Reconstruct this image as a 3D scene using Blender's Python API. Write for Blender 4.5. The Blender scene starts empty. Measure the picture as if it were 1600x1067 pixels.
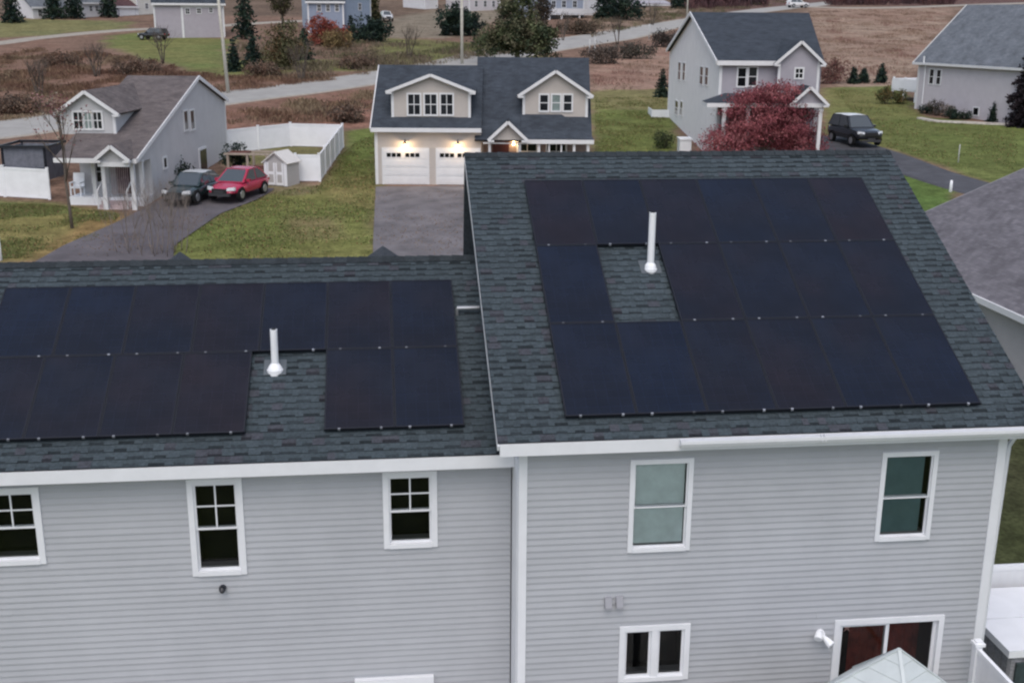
import bpy, math, random
import numpy as np
from mathutils import Vector, Matrix
rnd = random.Random(7)
nrg = np.random.default_rng(7)
sc = bpy.context.scene
COL = sc.collection
R = math.radians

# ------------------------------------------------------------------ camera
CAM = np.array([-2.48694, -15.30251, 11.0903])
AX = np.array([[0.9936779655682967, -0.11208356878041714, 0.0064322899107773605],
               [-0.02437231371164601, -0.2712913916929685, -0.9621886359324939],
               [0.10959056103694287, 0.9559488764587455, -0.27230801407389804]])
FPX = 1800.0
cam_data = bpy.data.cameras.new('camera')
cam_data.sensor_width = 36.0
cam_data.lens = FPX / 1600 * 36
cam_data.clip_end = 4000
cam = bpy.data.objects.new('camera', cam_data)
COL.objects.link(cam)
m = Matrix.Identity(4)
for r in range(3):
    m[r][0], m[r][1], m[r][2], m[r][3] = AX[0][r], -AX[1][r], -AX[2][r], CAM[r]
cam.matrix_world = m
sc.camera = cam

def ray(px, py):
    return np.array([(px - 800) / FPX, (py - 533.5) / FPX, 1.0]) @ AX

# ------------------------------------------------------------------ terrain profile
_ky = [-400, -80, 5, 47, 57, 90, 122, 165, 245, 335, 485, 800, 1600]
_kz = [0, 0, 0, 2.2, 2.7, 4.1, 5.6, 7.6, 13.5, 21, 34, 55, 80]
_ty = np.arange(-400, 1600.1, 0.5)
_tz = np.interp(_ty, _ky, _kz)
_ker = np.hanning(17); _ker /= _ker.sum()
_tz = np.convolve(np.pad(_tz, 8, mode='edge'), _ker, mode='valid')
def zg(y):
    return np.interp(y, _ty, _tz)
def ground_at(px, py):
    d = ray(px, py); t = 5.0
    while t < 900:
        p = CAM + t * d
        if p[2] <= zg(p[1]):
            return p
        t += .03 * (1 + t / 100)
    return p
def on_z(px, py, z):
    d = ray(px, py); return CAM + d * ((z - CAM[2]) / d[2])

# ------------------------------------------------------------------ materials
MATS = {}
def mat(name, color, rough=.7, spec=.3, metal=0, noise=0, nscale=8, bump=0, bscale=40, attr=None, vary=0, emit=None, estr=0, coat=0):
    if name in MATS: return MATS[name]
    m = bpy.data.materials.new(name); m.use_nodes = True
    nt = m.node_tree; N = nt.nodes; L = nt.links
    b = N['Principled BSDF']
    b.inputs['Roughness'].default_value = rough
    b.inputs['Metallic'].default_value = metal
    b.inputs['Specular IOR Level'].default_value = spec
    b.inputs['Coat Weight'].default_value = coat
    b.inputs['Coat Roughness'].default_value = .06
    b.inputs['Base Color'].default_value = (*color, 1)
    out = None
    tc = N.new('ShaderNodeTexCoord')
    if attr:
        a = N.new('ShaderNodeAttribute'); a.attribute_name = attr
        out = a.outputs['Color']
    if noise:
        nz = N.new('ShaderNodeTexNoise'); nz.inputs['Scale'].default_value = nscale; nz.inputs['Detail'].default_value = 5
        nz.inputs['Roughness'].default_value = .65
        L.new(tc.outputs['Object'], nz.inputs['Vector'])
        mr = N.new('ShaderNodeMapRange'); mr.inputs[1].default_value = .3; mr.inputs[2].default_value = .7
        mr.inputs[3].default_value = 1 - noise; mr.inputs[4].default_value = 1 + noise
        L.new(nz.outputs['Fac'], mr.inputs[0])
        mx = N.new('ShaderNodeVectorMath'); mx.operation = 'MULTIPLY'
        if out is not None: L.new(out, mx.inputs[0])
        else: mx.inputs[0].default_value = color
        L.new(mr.outputs[0], mx.inputs[1])
        out = mx.outputs[0]
    if vary:
        oi = N.new('ShaderNodeObjectInfo')
        hs = N.new('ShaderNodeHueSaturation')
        mr2 = N.new('ShaderNodeMapRange'); mr2.inputs[3].default_value = 1 - vary; mr2.inputs[4].default_value = 1 + vary
        L.new(oi.outputs['Random'], mr2.inputs[0]); L.new(mr2.outputs[0], hs.inputs['Value'])
        if out is not None: L.new(out, hs.inputs['Color'])
        else: hs.inputs['Color'].default_value = (*color, 1)
        out = hs.outputs[0]
    if out is not None: L.new(out, b.inputs['Base Color'])
    if bump:
        nb = N.new('ShaderNodeTexNoise'); nb.inputs['Scale'].default_value = bscale; nb.inputs['Detail'].default_value = 4
        L.new(tc.outputs['Object'], nb.inputs['Vector'])
        bp = N.new('ShaderNodeBump'); bp.inputs['Strength'].default_value = bump; bp.inputs['Distance'].default_value = .02
        L.new(nb.outputs['Fac'], bp.inputs['Height']); L.new(bp.outputs[0], b.inputs['Normal'])
    if emit:
        b.inputs['Emission Color'].default_value = (*emit, 1); b.inputs['Emission Strength'].default_value = estr
    MATS[name] = m
    return m

def lap_mat(name, color, step=.115, noise=.06, depth=.012):
    """painted clapboard for the houses farther off: lap relief as bump"""
    m = mat(name, color, rough=.65, spec=.25, noise=noise, nscale=1.3)
    nt = m.node_tree; N = nt.nodes; L = nt.links; b = N['Principled BSDF']
    tc = next(n for n in N if n.type == 'TEX_COORD')
    sx = N.new('ShaderNodeSeparateXYZ'); L.new(tc.outputs['Object'], sx.inputs[0])
    dv = N.new('ShaderNodeMath'); dv.operation = 'DIVIDE'; dv.inputs[1].default_value = step; L.new(sx.outputs['Z'], dv.inputs[0])
    fr = N.new('ShaderNodeMath'); fr.operation = 'FRACT'; L.new(dv.outputs[0], fr.inputs[0])
    iv = N.new('ShaderNodeMath'); iv.operation = 'SUBTRACT'; iv.inputs[0].default_value = 1; L.new(fr.outputs[0], iv.inputs[1])
    bp = N.new('ShaderNodeBump'); bp.inputs['Strength'].default_value = .6; bp.inputs['Distance'].default_value = depth
    L.new(iv.outputs[0], bp.inputs['Height']); L.new(bp.outputs[0], b.inputs['Normal'])
    return m

def shingle_mat(name, c1, c2, sx=.3, sy=.15):
    """asphalt shingles for the houses farther off, in roof metres (UV)"""
    m = mat(name, c1, rough=.9, spec=.15)
    nt = m.node_tree; N = nt.nodes; L = nt.links; b = N['Principled BSDF']
    uv = N.new('ShaderNodeUVMap'); uv.uv_map = 'roof'
    br = N.new('ShaderNodeTexBrick'); br.inputs['Scale'].default_value = 1
    br.inputs['Brick Width'].default_value = sx; br.inputs['Row Height'].default_value = sy
    br.inputs['Mortar Size'].default_value = .004; br.inputs['Bias'].default_value = 0
    br.inputs['Color1'].default_value = (*c1, 1); br.inputs['Color2'].default_value = (*c2, 1)
    br.inputs['Mortar'].default_value = (*[x * .6 for x in c1], 1)
    L.new(uv.outputs[0], br.inputs['Vector'])
    nz = N.new('ShaderNodeTexNoise'); nz.inputs['Scale'].default_value = 1.1; nz.inputs['Detail'].default_value = 8; nz.inputs['Roughness'].default_value = .7
    L.new(uv.outputs[0], nz.inputs['Vector'])
    mr = N.new('ShaderNodeMapRange'); mr.inputs[1].default_value = .3; mr.inputs[2].default_value = .7; mr.inputs[3].default_value = .72; mr.inputs[4].default_value = 1.28
    L.new(nz.outputs['Fac'], mr.inputs[0])
    mx = N.new('ShaderNodeVectorMath'); mx.operation = 'MULTIPLY'
    L.new(br.outputs['Color'], mx.inputs[0]); L.new(mr.outputs[0], mx.inputs[1]); L.new(mx.outputs[0], b.inputs['Base Color'])
    bp = N.new('ShaderNodeBump'); bp.inputs['Strength'].default_value = .5; bp.inputs['Distance'].default_value = .02
    L.new(br.outputs['Fac'], bp.inputs['Height']); bp.invert = True; L.new(bp.outputs[0], b.inputs['Normal'])
    return m

TRIM = mat('white_trim', (.74, .75, .78), .5, .4, noise=.04, nscale=3)
TRIM_FAR = mat('white_trim_far', (.72, .72, .73), .6, .3, noise=.05, nscale=2)
VINYL = mat('white_vinyl', (.84, .85, .88), .45, .4, noise=.05, nscale=2)
SIDING = mat('grey_clapboard', (.415, .425, .452), .6, .3, noise=.065, nscale=.8)
SHINGLE = mat('charcoal_shingle', (.05, .06, .07), .92, .12, attr='tint', noise=.3, nscale=22, bump=.6, bscale=150)
GLASS_DARK = mat('dark_window_glass', (.006, .007, .009), .06, .35, noise=.3, nscale=1.5)
GLASS_FAR = mat('window_glass_far', (.02, .022, .026), .12, .5, noise=.5, nscale=1.2)
GLASS_PALE = mat('curtained_glass', (.22, .27, .26), .2, .4, noise=.25, nscale=3)
BLACK = mat('black_interior', (.006, .006, .007), .9, .1)
FRAME_BLACK = mat('black_anodised', (.012, .014, .021), .35, .5)
CLAMP = mat('clamp_metal', (.30, .31, .34), .4, .5, metal=.5, vary=.7)
METAL = mat('grey_metal', (.45, .46, .48), .35, .5, metal=.7)
RUBBER = mat('black_rubber', (.015, .015, .016), .8, .2)
CONCRETE = mat('pale_concrete', (.42, .41, .39), .85, .2, noise=.12, nscale=3)
BARK = mat('grey_bark', (.12, .1, .085), .9, .1, noise=.3, nscale=12)
TWIG = mat('pale_twig', (.24, .2, .18), .9, .1)
BARK_PALE = mat('weathered_pole_wood', (.52, .5, .44), .85, .1, noise=.15, nscale=5)
LEAF = mat('leaf_foliage', (.06, .08, .04), .75, .15, attr='tint')
def glass_clear():
    m = bpy.data.materials.new('clear_window_glass'); m.use_nodes = True
    N = m.node_tree.nodes; L = m.node_tree.links; N.clear()
    o = N.new('ShaderNodeOutputMaterial'); t = N.new('ShaderNodeBsdfTransparent'); g = N.new('ShaderNodeBsdfGlossy'); x = N.new('ShaderNodeMixShader')
    t.inputs[0].default_value = (.92, .945, .945, 1); g.inputs['Roughness'].default_value = .03
    f = N.new('ShaderNodeFresnel'); f.inputs[0].default_value = 1.5
    L.new(f.outputs[0], x.inputs[0]); L.new(t.outputs[0], x.inputs[1]); L.new(g.outputs[0], x.inputs[2]); L.new(x.outputs[0], o.inputs[0])
    return m
GLASS = glass_clear()

# ------------------------------------------------------------------ mesh builder
class MB:
    def __init__(s): s.v = []; s.f = []; s.mi = []; s.col = []; s.uv = []
    def face(s, pts, mi=0, col=None, uv=None):
        n = len(s.v); s.v.extend([tuple(map(float, p)) for p in pts]); s.f.append(tuple(range(n, n + len(pts))))
        s.mi.append(mi); s.col.append(col or (1, 1, 1)); s.uv.append(uv)
    def box(s, x0, x1, y0, y1, z0, z1, mi=0, col=None):
        if x0 > x1: x0, x1 = x1, x0
        if y0 > y1: y0, y1 = y1, y0
        if z0 > z1: z0, z1 = z1, z0
        s.hexa([(x0, y0, z0), (x1, y0, z0), (x1, y1, z0), (x0, y1, z0), (x0, y0, z1), (x1, y0, z1), (x1, y1, z1), (x0, y1, z1)], mi, col)
    def hexa(s, p, mi=0, col=None):
        for q in ((3, 2, 1, 0), (4, 5, 6, 7), (0, 1, 5, 4), (1, 2, 6, 5), (2, 3, 7, 6), (3, 0, 4, 7)):
            s.face([p[i] for i in q], mi, col)
    def prism_y(s, pts, y0, y1, mi=0):      # polygon in (x,z), seen from -y counter-clockwise
        n = len(pts)
        s.face([(x, y0, z) for x, z in pts], mi); s.face([(x, y1, z) for x, z in reversed(pts)], mi)
        for i in range(n):
            a, b = pts[i], pts[(i + 1) % n]
            s.face([(b[0], y0, b[1]), (a[0], y0, a[1]), (a[0], y1, a[1]), (b[0], y1, b[1])], mi)
    def prism_x(s, pts, x0, x1, mi=0):      # polygon in (y,z), seen from +x counter-clockwise
        n = len(pts)
        s.face([(x1, y, z) for y, z in pts], mi); s.face([(x0, y, z) for y, z in reversed(pts)], mi)
        for i in range(n):
            a, b = pts[i], pts[(i + 1) % n]
            s.face([(x1, b[0], b[1]), (x1, a[0], a[1]), (x0, a[0], a[1]), (x0, b[0], b[1])], mi)
    def slab(s, p, th=.1, mi=0):            # planar polygon p (top, ccw from above), thickness downwards, roof UV in metres
        p = [Vector(q) for q in p]
        n = (p[1] - p[0]).cross(p[2] - p[1]).normalized()
        if n.z < 0: p.reverse(); n = -n
        u = (Vector((0, 0, 1)).cross(n)); u = u.normalized() if u.length > 1e-4 else Vector((1, 0, 0)); w = n.cross(u)
        q = [a - n * th for a in p]
        s.face(p, mi, None, [(a.dot(u), a.dot(w)) for a in p])
        s.face(list(reversed(q)), mi, None, [(0, 0)] * len(p))
        for i in range(len(p)):
            j = (i + 1) % len(p)
            s.face([p[i], q[i], q[j], p[j]], mi, None, [(0, 0)] * 4)
    def beam(s, a, b, w, h, mi=0, up=(0, 0, 1)):
        a = Vector(a); b = Vector(b); d = (b - a).normalized(); up = Vector(up)
        if abs(d.dot(up)) > .98: up = Vector((0, 1, 0))
        sd = d.cross(up).normalized() * w / 2; u = sd.cross(d).normalized() * h / 2
        s.hexa([a - sd - u, b - sd - u, b + sd - u, a + sd - u, a - sd + u, b - sd + u, b + sd + u, a + sd + u], mi)
    def tube(s, pts, rads, n=8, mi=0, cap=True):
        pts = [Vector(p) for p in pts]
        if not isinstance(rads, (list, tuple)): rads = [rads] * len(pts)
        base = len(s.v); rings = []
        prev = None
        for i, p in enumerate(pts):
            d = (pts[min(i + 1, len(pts) - 1)] - pts[max(i - 1, 0)]).normalized()
            if prev is None:
                x = d.orthogonal().normalized()
            else:
                x = prev - d * prev.dot(d); x = x.normalized() if x.length > 1e-5 else d.orthogonal().normalized()
            prev = x; y = d.cross(x); ring = []
            for k in range(n):
                t = 2 * math.pi * k / n
                s.v.append(tuple(p + (x * math.cos(t) + y * math.sin(t)) * rads[i])); ring.append(len(s.v) - 1)
            rings.append(ring)
        def add(f): s.f.append(f); s.mi.append(mi); s.col.append((1, 1, 1)); s.uv.append(None)
        for a, b in zip(rings, rings[1:]):
            for k in range(n): add((a[k], a[(k + 1) % n], b[(k + 1) % n], b[k]))
        if cap: add(tuple(reversed(rings[0]))); add(tuple(rings[-1]))
    def build(s, name, mats, parent=None, smooth=False, loc=None):
        if not isinstance(mats, (list, tuple)): mats = [mats]
        me = bpy.data.meshes.new(name); me.from_pydata(s.v, [], s.f); me.update()
        for q in mats: me.materials.append(q)
        if len(mats) > 1: me.polygons.foreach_set('material_index', s.mi)
        if any(c != (1, 1, 1) for c in s.col):
            at = me.color_attributes.new('tint', 'FLOAT_COLOR', 'CORNER')
            arr = np.ones((len(me.loops), 4), np.float32); k = 0
            for f, c in zip(s.f, s.col):
                arr[k:k + len(f), :3] = c; k += len(f)
            at.data.foreach_set('color', arr.ravel())
        if any(u is not None for u in s.uv):
            ul = me.uv_layers.new(name='roof'); arr = np.zeros((len(me.loops), 2), np.float32); k = 0
            for f, u in zip(s.f, s.uv):
                if u is not None: arr[k:k + len(f)] = u
                k += len(f)
            ul.data.foreach_set('uv', arr.ravel())
        if smooth: me.polygons.foreach_set('use_smooth', [True] * len(me.polygons))
        o = bpy.data.objects.new(name, me); COL.objects.link(o)
        if parent: o.parent = parent
        if loc is not None: o.location = loc
        return o

def thing(name, label, cat, loc=(0, 0, 0), rotz=0, group=None):
    o = bpy.data.objects.new(name, None); COL.objects.link(o); o.empty_display_size = .3
    o.location = loc; o.rotation_euler = (0, 0, rotz); o['label'] = label; o['category'] = cat
    if group: o['group'] = group
    return o
def tag(o, label, cat, group=None):
    o['label'] = label; o['category'] = cat
    if group: o['group'] = group
    return o
def setting(o, kind='structure'):
    o['kind'] = kind; return o

class Frame:
    """a house's own axes: x along its front, y into it, z up"""
    def __init__(s, origin, deg):
        s.o = np.array(origin, float); s.a = R(deg); c, t = math.cos(s.a), math.sin(s.a)
        s.X = np.array([c, t, 0]); s.Y = np.array([-t, c, 0])
    def loc(s, w):
        d = np.asarray(w) - s.o; return np.array([d @ s.X, d @ s.Y, d[2]])
    def at(s, px, py, y):                    # (x,z) on the plane local y
        d = ray(px, py); t = (y - (CAM - s.o) @ s.Y) / (d @ s.Y); p = s.loc(CAM + t * d); return float(p[0]), float(p[2])
    def side(s, px, py, x):                  # (y,z) on the plane local x
        d = ray(px, py); t = (x - (CAM - s.o) @ s.X) / (d @ s.X); p = s.loc(CAM + t * d); return float(p[1]), float(p[2])
    def world(s, x, y, z): return s.o + s.X * x + s.Y * y + np.array([0, 0, z])

# ------------------------------------------------------------------ foliage helpers (numpy quads)
def quads_mesh(name, cen, nrm_dir, size, cols, material, parent=None, stretch=1.0, up_bias=None):
    n = len(cen)
    a = nrg.normal(size=(n, 3)); 
    if up_bias is not None: a = a * (1 - up_bias) + np.array([0, 0, 1]) * up_bias
    a /= np.linalg.norm(a, axis=1, keepdims=True)
    b = nrg.normal(size=(n, 3)); b -= a * (a * b).sum(1, keepdims=True); b /= np.linalg.norm(b, axis=1, keepdims=True)
    s = np.asarray(size).reshape(-1, 1) * np.ones((n, 1))
    a = a * s * stretch; b = b * s
    v = np.stack([cen - a * .5 , cen + b * .45, cen + a * .55, cen - b * .4], 1).reshape(-1, 3)
    me = bpy.data.meshes.new(name)
    me.vertices.add(4 * n); me.vertices.foreach_set('co', v.astype(np.float32).ravel())
    me.loops.add(4 * n); me.loops.foreach_set('vertex_index', np.arange(4 * n, dtype=np.int32))
    me.polygons.add(n); me.polygons.foreach_set('loop_start', np.arange(0, 4 * n, 4, dtype=np.int32))
    try: me.polygons.foreach_set('loop_total', np.full(n, 4, np.int32))
    except Exception: pass
    me.update(calc_edges=True)
    at = me.color_attributes.new('tint', 'FLOAT_COLOR', 'CORNER')
    c = np.ones((n, 4, 4), np.float32); c[:, :, :3] = np.asarray(cols)[:, None, :]
    at.data.foreach_set('color', c.ravel())
    me.materials.append(material)
    o = bpy.data.objects.new(name, me); COL.objects.link(o)
    if parent: o.parent = parent
    return o

def cloud(ells, n, clumps, spread):
    """points gathered in clumps inside a set of ellipsoids (cx,cy,cz,rx,ry,rz)"""
    ells = np.array(ells, float); vol = ells[:, 3] * ells[:, 4] * ells[:, 5]; pick = nrg.choice(len(ells), clumps, p=vol / vol.sum())
    d = nrg.normal(size=(clumps, 3)); d /= np.linalg.norm(d, axis=1, keepdims=True)
    r = nrg.random((clumps, 1)) ** .45
    cc = ells[pick, :3] + d * r * ells[pick, 3:]
    k = nrg.integers(0, clumps, n)
    return cc[k] + nrg.normal(size=(n, 3)) * spread, k

def palette(k, nclump, cols, jit=.18):
    cols = np.array(cols); base = cols[nrg.integers(0, len(cols), nclump)] * (1 + nrg.normal(size=(nclump, 1)) * .12)
    return np.clip(base[k] * (1 + nrg.normal(size=(len(k), 1)) * jit), .002, 1)

def branch_tube(b, p, d, length, rad, depth, n=5, spread=.6, upw=.25, tips=None):
    p = Vector(p); d = Vector(d).normalized(); pts = [p.copy()]; rr = [rad]
    seg = 3
    for i in range(seg):
        d = (d + Vector((rnd.gauss(0, .12), rnd.gauss(0, .12), rnd.gauss(0, .08) + upw * .2))).normalized()
        p = p + d * length / seg; pts.append(p.copy()); rr.append(rad * (1 - .55 * (i + 1) / seg))
    b.tube(pts, rr, n if depth > 1 else 4)
    if tips is not None: tips.append(tuple(p))
    if depth <= 0: return
    kids = rnd.randint(2, 4)
    for k in range(kids):
        t = rnd.uniform(.35, 1); q = pts[0].lerp(pts[-1], t)
        i = min(int(t * seg), seg - 1); q = pts[i].lerp(pts[i + 1], t * seg - i)
        az = rnd.uniform(0, 2 * math.pi)
        nd = (d + Vector((math.cos(az) * spread, math.sin(az) * spread, rnd.uniform(0, upw)))).normalized()
        branch_tube(b, q, nd, length * rnd.uniform(.5, .8), rad * .45, depth - 1, n, spread, upw, tips)

def broad_tree(name, label, base, height, trunk_h, trunk_r, ells, nleaf, clumps, spread, leaf, cols, group=None, cat='tree', limb_n=7, stretch=1.3, up=None):
    t = thing(name, label, cat, base, 0, group)
    b = MB()
    b.tube([(0, 0, -.2), (.02, 0, trunk_h * .5), (0, .03, trunk_h), (0, 0, trunk_h + (height - trunk_h) * .55)], [trunk_r * 1.2, trunk_r, trunk_r * .85, trunk_r * .3], 8)
    for k in range(limb_n):
        e = ells[k % len(ells)]
        az = 2 * math.pi * k / limb_n + rnd.uniform(-.3, .3)
        branch_tube(b, (0, 0, trunk_h * rnd.uniform(.7, 1.15)), (math.cos(az), math.sin(az), rnd.uniform(.4, 1.1)), max(e[3], e[5]) * rnd.uniform(.8, 1.1), trunk_r * .5, 2)
    b.build('trunk', BARK, t, True)
    c, k = cloud(ells, nleaf, clumps, spread)
    c[:, 2] = np.maximum(c[:, 2], .05)
    quads_mesh('crown', c, None, leaf * (.7 + .6 * nrg.random(nleaf)), palette(k, clumps, cols), LEAF, t, stretch, up)
    return t

def shrub(name, label, base, ells, nleaf, clumps, spread, leaf, cols, cat='shrub', group=None, stem_h=.5):
    t = thing(name, label, cat, base, 0, group)
    b = MB()
    for k in range(5):
        az = k * 1.26
        branch_tube(b, (0.05 * math.cos(az), .05 * math.sin(az), -.1), (math.cos(az) * .5, math.sin(az) * .5, 1), stem_h * 1.6, .03, 1)
    b.build('stem', BARK, t, True)
    c, k = cloud(ells, nleaf, clumps, spread); c[:, 2] = np.maximum(c[:, 2], .03)
    quads_mesh('foliage', c, None, leaf * (.7 + .6 * nrg.random(nleaf)), palette(k, clumps, cols), LEAF, t, 1.3)
    return t

def conifer(name, label, base, h, r, cols, n=2600, leaf=.16, group=None, cat='conifer', power=.85, low=.06):
    t = thing(name, label, cat, base, 0, group)
    b = MB(); b.tube([(0, 0, -.2), (0, 0, h * .5), (0, 0, h * .97)], [h * .022, h * .014, h * .004], 7)
    pts = []; ids = []; lev = max(9, int(h / .33)); bid = 0
    for i in range(lev):
        z = h * (low + (1 - low) * (i / lev) ** 1.0); rr = r * (1 - (z / h)) ** power * rnd.uniform(.85, 1.1) + .03
        nb = max(4, int(9 * (rr / r) ** .5)); off = rnd.uniform(0, 6.28)
        for k in range(nb):
            az = off + 2 * math.pi * k / nb + rnd.uniform(-.25, .25); L = rr * rnd.uniform(.75, 1.12)
            if i % 2 == 0: b.tube([(0, 0, z), (L * .9 * math.cos(az), L * .9 * math.sin(az), z - L * .22)], [.018, .004], 3)
            m_ = max(5, int(n * L / (r * lev * 4)))
            s = nrg.random(m_) ** .75
            q = np.stack([s * L * math.cos(az), s * L * math.sin(az), z - s ** 1.4 * L * .3 + .02], 1) + nrg.normal(size=(m_, 3)) * np.array([.07, .07, .05]) * (1 + r * .35)
            pts.append(q); ids.append(np.full(m_, bid)); bid += 1
    b.build('trunk', BARK, t, True)
    c = np.concatenate(pts); k = np.concatenate(ids)
    quads_mesh('crown', c, None, leaf * (.7 + .6 * nrg.random(len(c))), palette(k, bid, cols, .22), LEAF, t, 1.7)
    return t

def bare_tree(name, label, base, h, r, depth=3, leaves=0, cols=None, stems=1, cat='tree', spread=.6, tilt=(0, 0), bark=None):
    t = thing(name, label, cat, base); b = MB(); tips = []
    for s_ in range(stems):
        az = s_ * 2.4; off = .12 * s_
        d = Vector((tilt[0] + (math.cos(az) * .25 if stems > 1 else 0), tilt[1] + (math.sin(az) * .25 if stems > 1 else 0), 1)).normalized()
        p0 = Vector((off * math.cos(az), off * math.sin(az), -.15))
        hh = h * rnd.uniform(.8, 1) if stems > 1 else h
        pts = [p0]; p = p0
        for i in range(5):
            d = (d + Vector((rnd.gauss(0, .05), rnd.gauss(0, .05), .05))).normalized(); p = p + d * hh / 5; pts.append(p)
        b.tube(pts, [r * (1 - i / 6.) for i in range(6)], 7)
        for k in range(9 if stems == 1 else 6):
            f = rnd.uniform(.3, .95); i = min(int(f * 5), 4); q = pts[i].lerp(pts[i + 1], f * 5 - i); az = rnd.uniform(0, 6.28)
            branch_tube(b, q, (math.cos(az) * spread, math.sin(az) * spread, rnd.uniform(.5, 1.1)), h * (1.05 - f) * .55 + .25, r * .38, depth - 1, 5, spread * .8, .35, tips)
    b.build('trunk', bark or BARK, t, True)
    if leaves:
        tp = np.array(tips); k = nrg.integers(0, len(tp), leaves)
        c = tp[k] + nrg.normal(size=(leaves, 3)) * .12
        quads_mesh('crown', c, None, .085, palette(k, len(tp), cols), LEAF, t, 1.3)
    return t

# ------------------------------------------------------------------ world and light: overcast late afternoon
w = bpy.data.worlds.new('World'); sc.world = w; w.use_nodes = True
nt = w.node_tree; N = nt.nodes; L = nt.links
sky = N.new('ShaderNodeTexSky'); sky.sky_type = 'NISHITA'; sky.sun_disc = False
SUN_EL, SUN_AZ = R(60), R(192)
sky.sun_elevation = SUN_EL; sky.sun_rotation = SUN_AZ; sky.air_density = 1.0; sky.dust_density = 3.0
hs = N.new('ShaderNodeHueSaturation'); hs.inputs['Saturation'].default_value = .74; hs.inputs['Value'].default_value = 1.0
L.new(sky.outputs[0], hs.inputs['Color']); L.new(hs.outputs[0], N['Background'].inputs['Color'])
N['Background'].inputs['Strength'].default_value = .128
sun = bpy.data.lights.new('sun', 'SUN'); sun.energy = .62; sun.angle = R(60); sun.color = (1, .97, .93)
so = bpy.data.objects.new('sun', sun); COL.objects.link(so)
sd = Vector((math.sin(SUN_AZ) * math.cos(SUN_EL), math.cos(SUN_AZ) * math.cos(SUN_EL), math.sin(SUN_EL)))
so.rotation_euler = sd.to_track_quat('Z', 'Y').to_euler()
so.location = (0, -20, 40)
sc.view_settings.view_transform = 'Standard'; sc.view_settings.look = 'None'; sc.view_settings.gamma = 1
sc.view_settings.exposure = 0.52
sc.render.engine = 'CYCLES'
sc.cycles.filter_width = 2.3
sc.cycles.use_denoising = True

# ------------------------------------------------------------------ ground
from mathutils import noise as mnoise
def fbm(x, y, s, seed=0.0):
    return mnoise.fractal(Vector((x / s, y / s, seed)), .9, 2.0, 4)
LAWN, OLIVE, STRAW = (.122, .15, .044), (.15, .152, .06), (.225, .18, .078)
BRUSH, RUST, TAN, DIRT = (.185, .12, .09), (.215, .115, .085), (.29, .215, .165), (.22, .18, .14)
ZONES = [  # (photo outline of the patch, colour, colour it mottles to, how much)
    ([(-300, 225), (-300, 62), (60, 62), (200, 110), (330, 120), (580, 118), (590, 132), (350, 160), (70, 192), (-40, 225)], BRUSH, RUST, .5),
    ([(330, 168), (590, 136), (590, 200), (400, 200), (340, 205)], RUST, BRUSH, .6),
    ([(215, 63), (350, 62), (352, 95), (420, 92), (560, 95), (600, 60), (790, 70), (850, 90), (760, 118), (580, 112), (470, 112), (330, 124), (255, 92), (180, 75)], (.15, .155, .06), (.14, .11, .065), .45),
    ([(170, 58), (215, 50), (360, 62), (345, 105), (300, 108), (215, 92), (160, 66)], (.13, .155, .055), STRAW, .35),
    ([(-300, 48), (60, 30), (210, 35), (200, 46), (40, 58), (-300, 75)], (.15, .155, .075), STRAW, .35),
    ([(600, 30), (720, 10), (800, 20), (720, 60), (600, 60)], (.2, .17, .13), DIRT, .5),
    ([(925, 92), (1060, 50), (1060, 140), (925, 145)], (.25, .15, .115), TAN, .6),
    ([(925, 20), (1075, 10), (1060, 40), (930, 68)], TAN, BRUSH, .6),
    ([(1255, 12), (1500, 12), (1470, 60), (1430, 110), (1400, 140), (1300, 135)], TAN, (.235, .15, .115), .8),
    ([(1100, -10), (1700, -10), (1700, 8), (1250, 10), (1150, 22)], (.12, .075, .07), BRUSH, .4),
    ([(925, 147), (1060, 140), (1060, 330), (925, 330)], LAWN, OLIVE, .5),
    ([(925, 143), (1055, 137), (1050, 172), (925, 172)], (.19, .165, .08), OLIVE, .5),
    ([(1285, 138), (1410, 133), (1430, 170), (1470, 195), (1700, 205), (1700, 250), (1560, 290), (1480, 262), (1380, 232), (1290, 225)], (.125, .142, .05), STRAW, .45),
    ([(1330, 190), (1470, 185), (1700, 210), (1700, 250), (1560, 290), (1480, 262), (1400, 235)], (.115, .14, .045), OLIVE, .4),
    ([(1360, 265), (1420, 268), (1500, 292), (1470, 330), (1400, 360)], (.085, .135, .04), LAWN, .4),
    ([(-300, 300), (-20, 312), (90, 318), (175, 330), (215, 350), (150, 380), (60, 408), (-300, 460)], (.16, .145, .055), STRAW, .75),
    ([(-300, 300), (-20, 312), (90, 318), (130, 330), (-50, 345), (-300, 340)], (.12, .145, .05), OLIVE, .5),
    ([(140, 335), (215, 335), (230, 350), (110, 400), (60, 405)], (.19, .12, .055), STRAW, .5),
    ([(230, 420), (270, 370), (340, 335), (420, 300), (500, 290), (540, 232), (540, 205), (590, 198), (590, 420)], LAWN, STRAW, .42),
    ([(500, 285), (560, 275), (590, 290), (590, 330), (520, 315)], (.165, .15, .06), STRAW, .5),
    ([(440, 340), (530, 338), (540, 375), (450, 378)], (.185, .15, .075), OLIVE, .5),
    ([(415, 285), (465, 283), (495, 290), (500, 302), (440, 306), (405, 300)], (.19, .14, .1), OLIVE, .4),
    ([(352, 245), (455, 222), (510, 232), (495, 255), (352, 258)], (.16, .15, .07), STRAW, .5),
]
ZP = []
for poly, c1, c2, amt in ZONES:
    w2 = np.array([ground_at(*p)[:2] for p in poly])
    ZP.append((w2, np.array(c1), np.array(c2), amt))
def inpoly(X, Y, poly):
    ins = np.zeros(X.shape, bool); n = len(poly)
    for i in range(n):
        x1, y1 = poly[i]; x2, y2 = poly[(i + 1) % n]
        if y1 == y2: continue
        c = ((y1 > Y) != (y2 > Y)) & (X < (x2 - x1) * (Y - y1) / (y2 - y1) + x1)
        ins ^= c
    return ins
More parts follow.
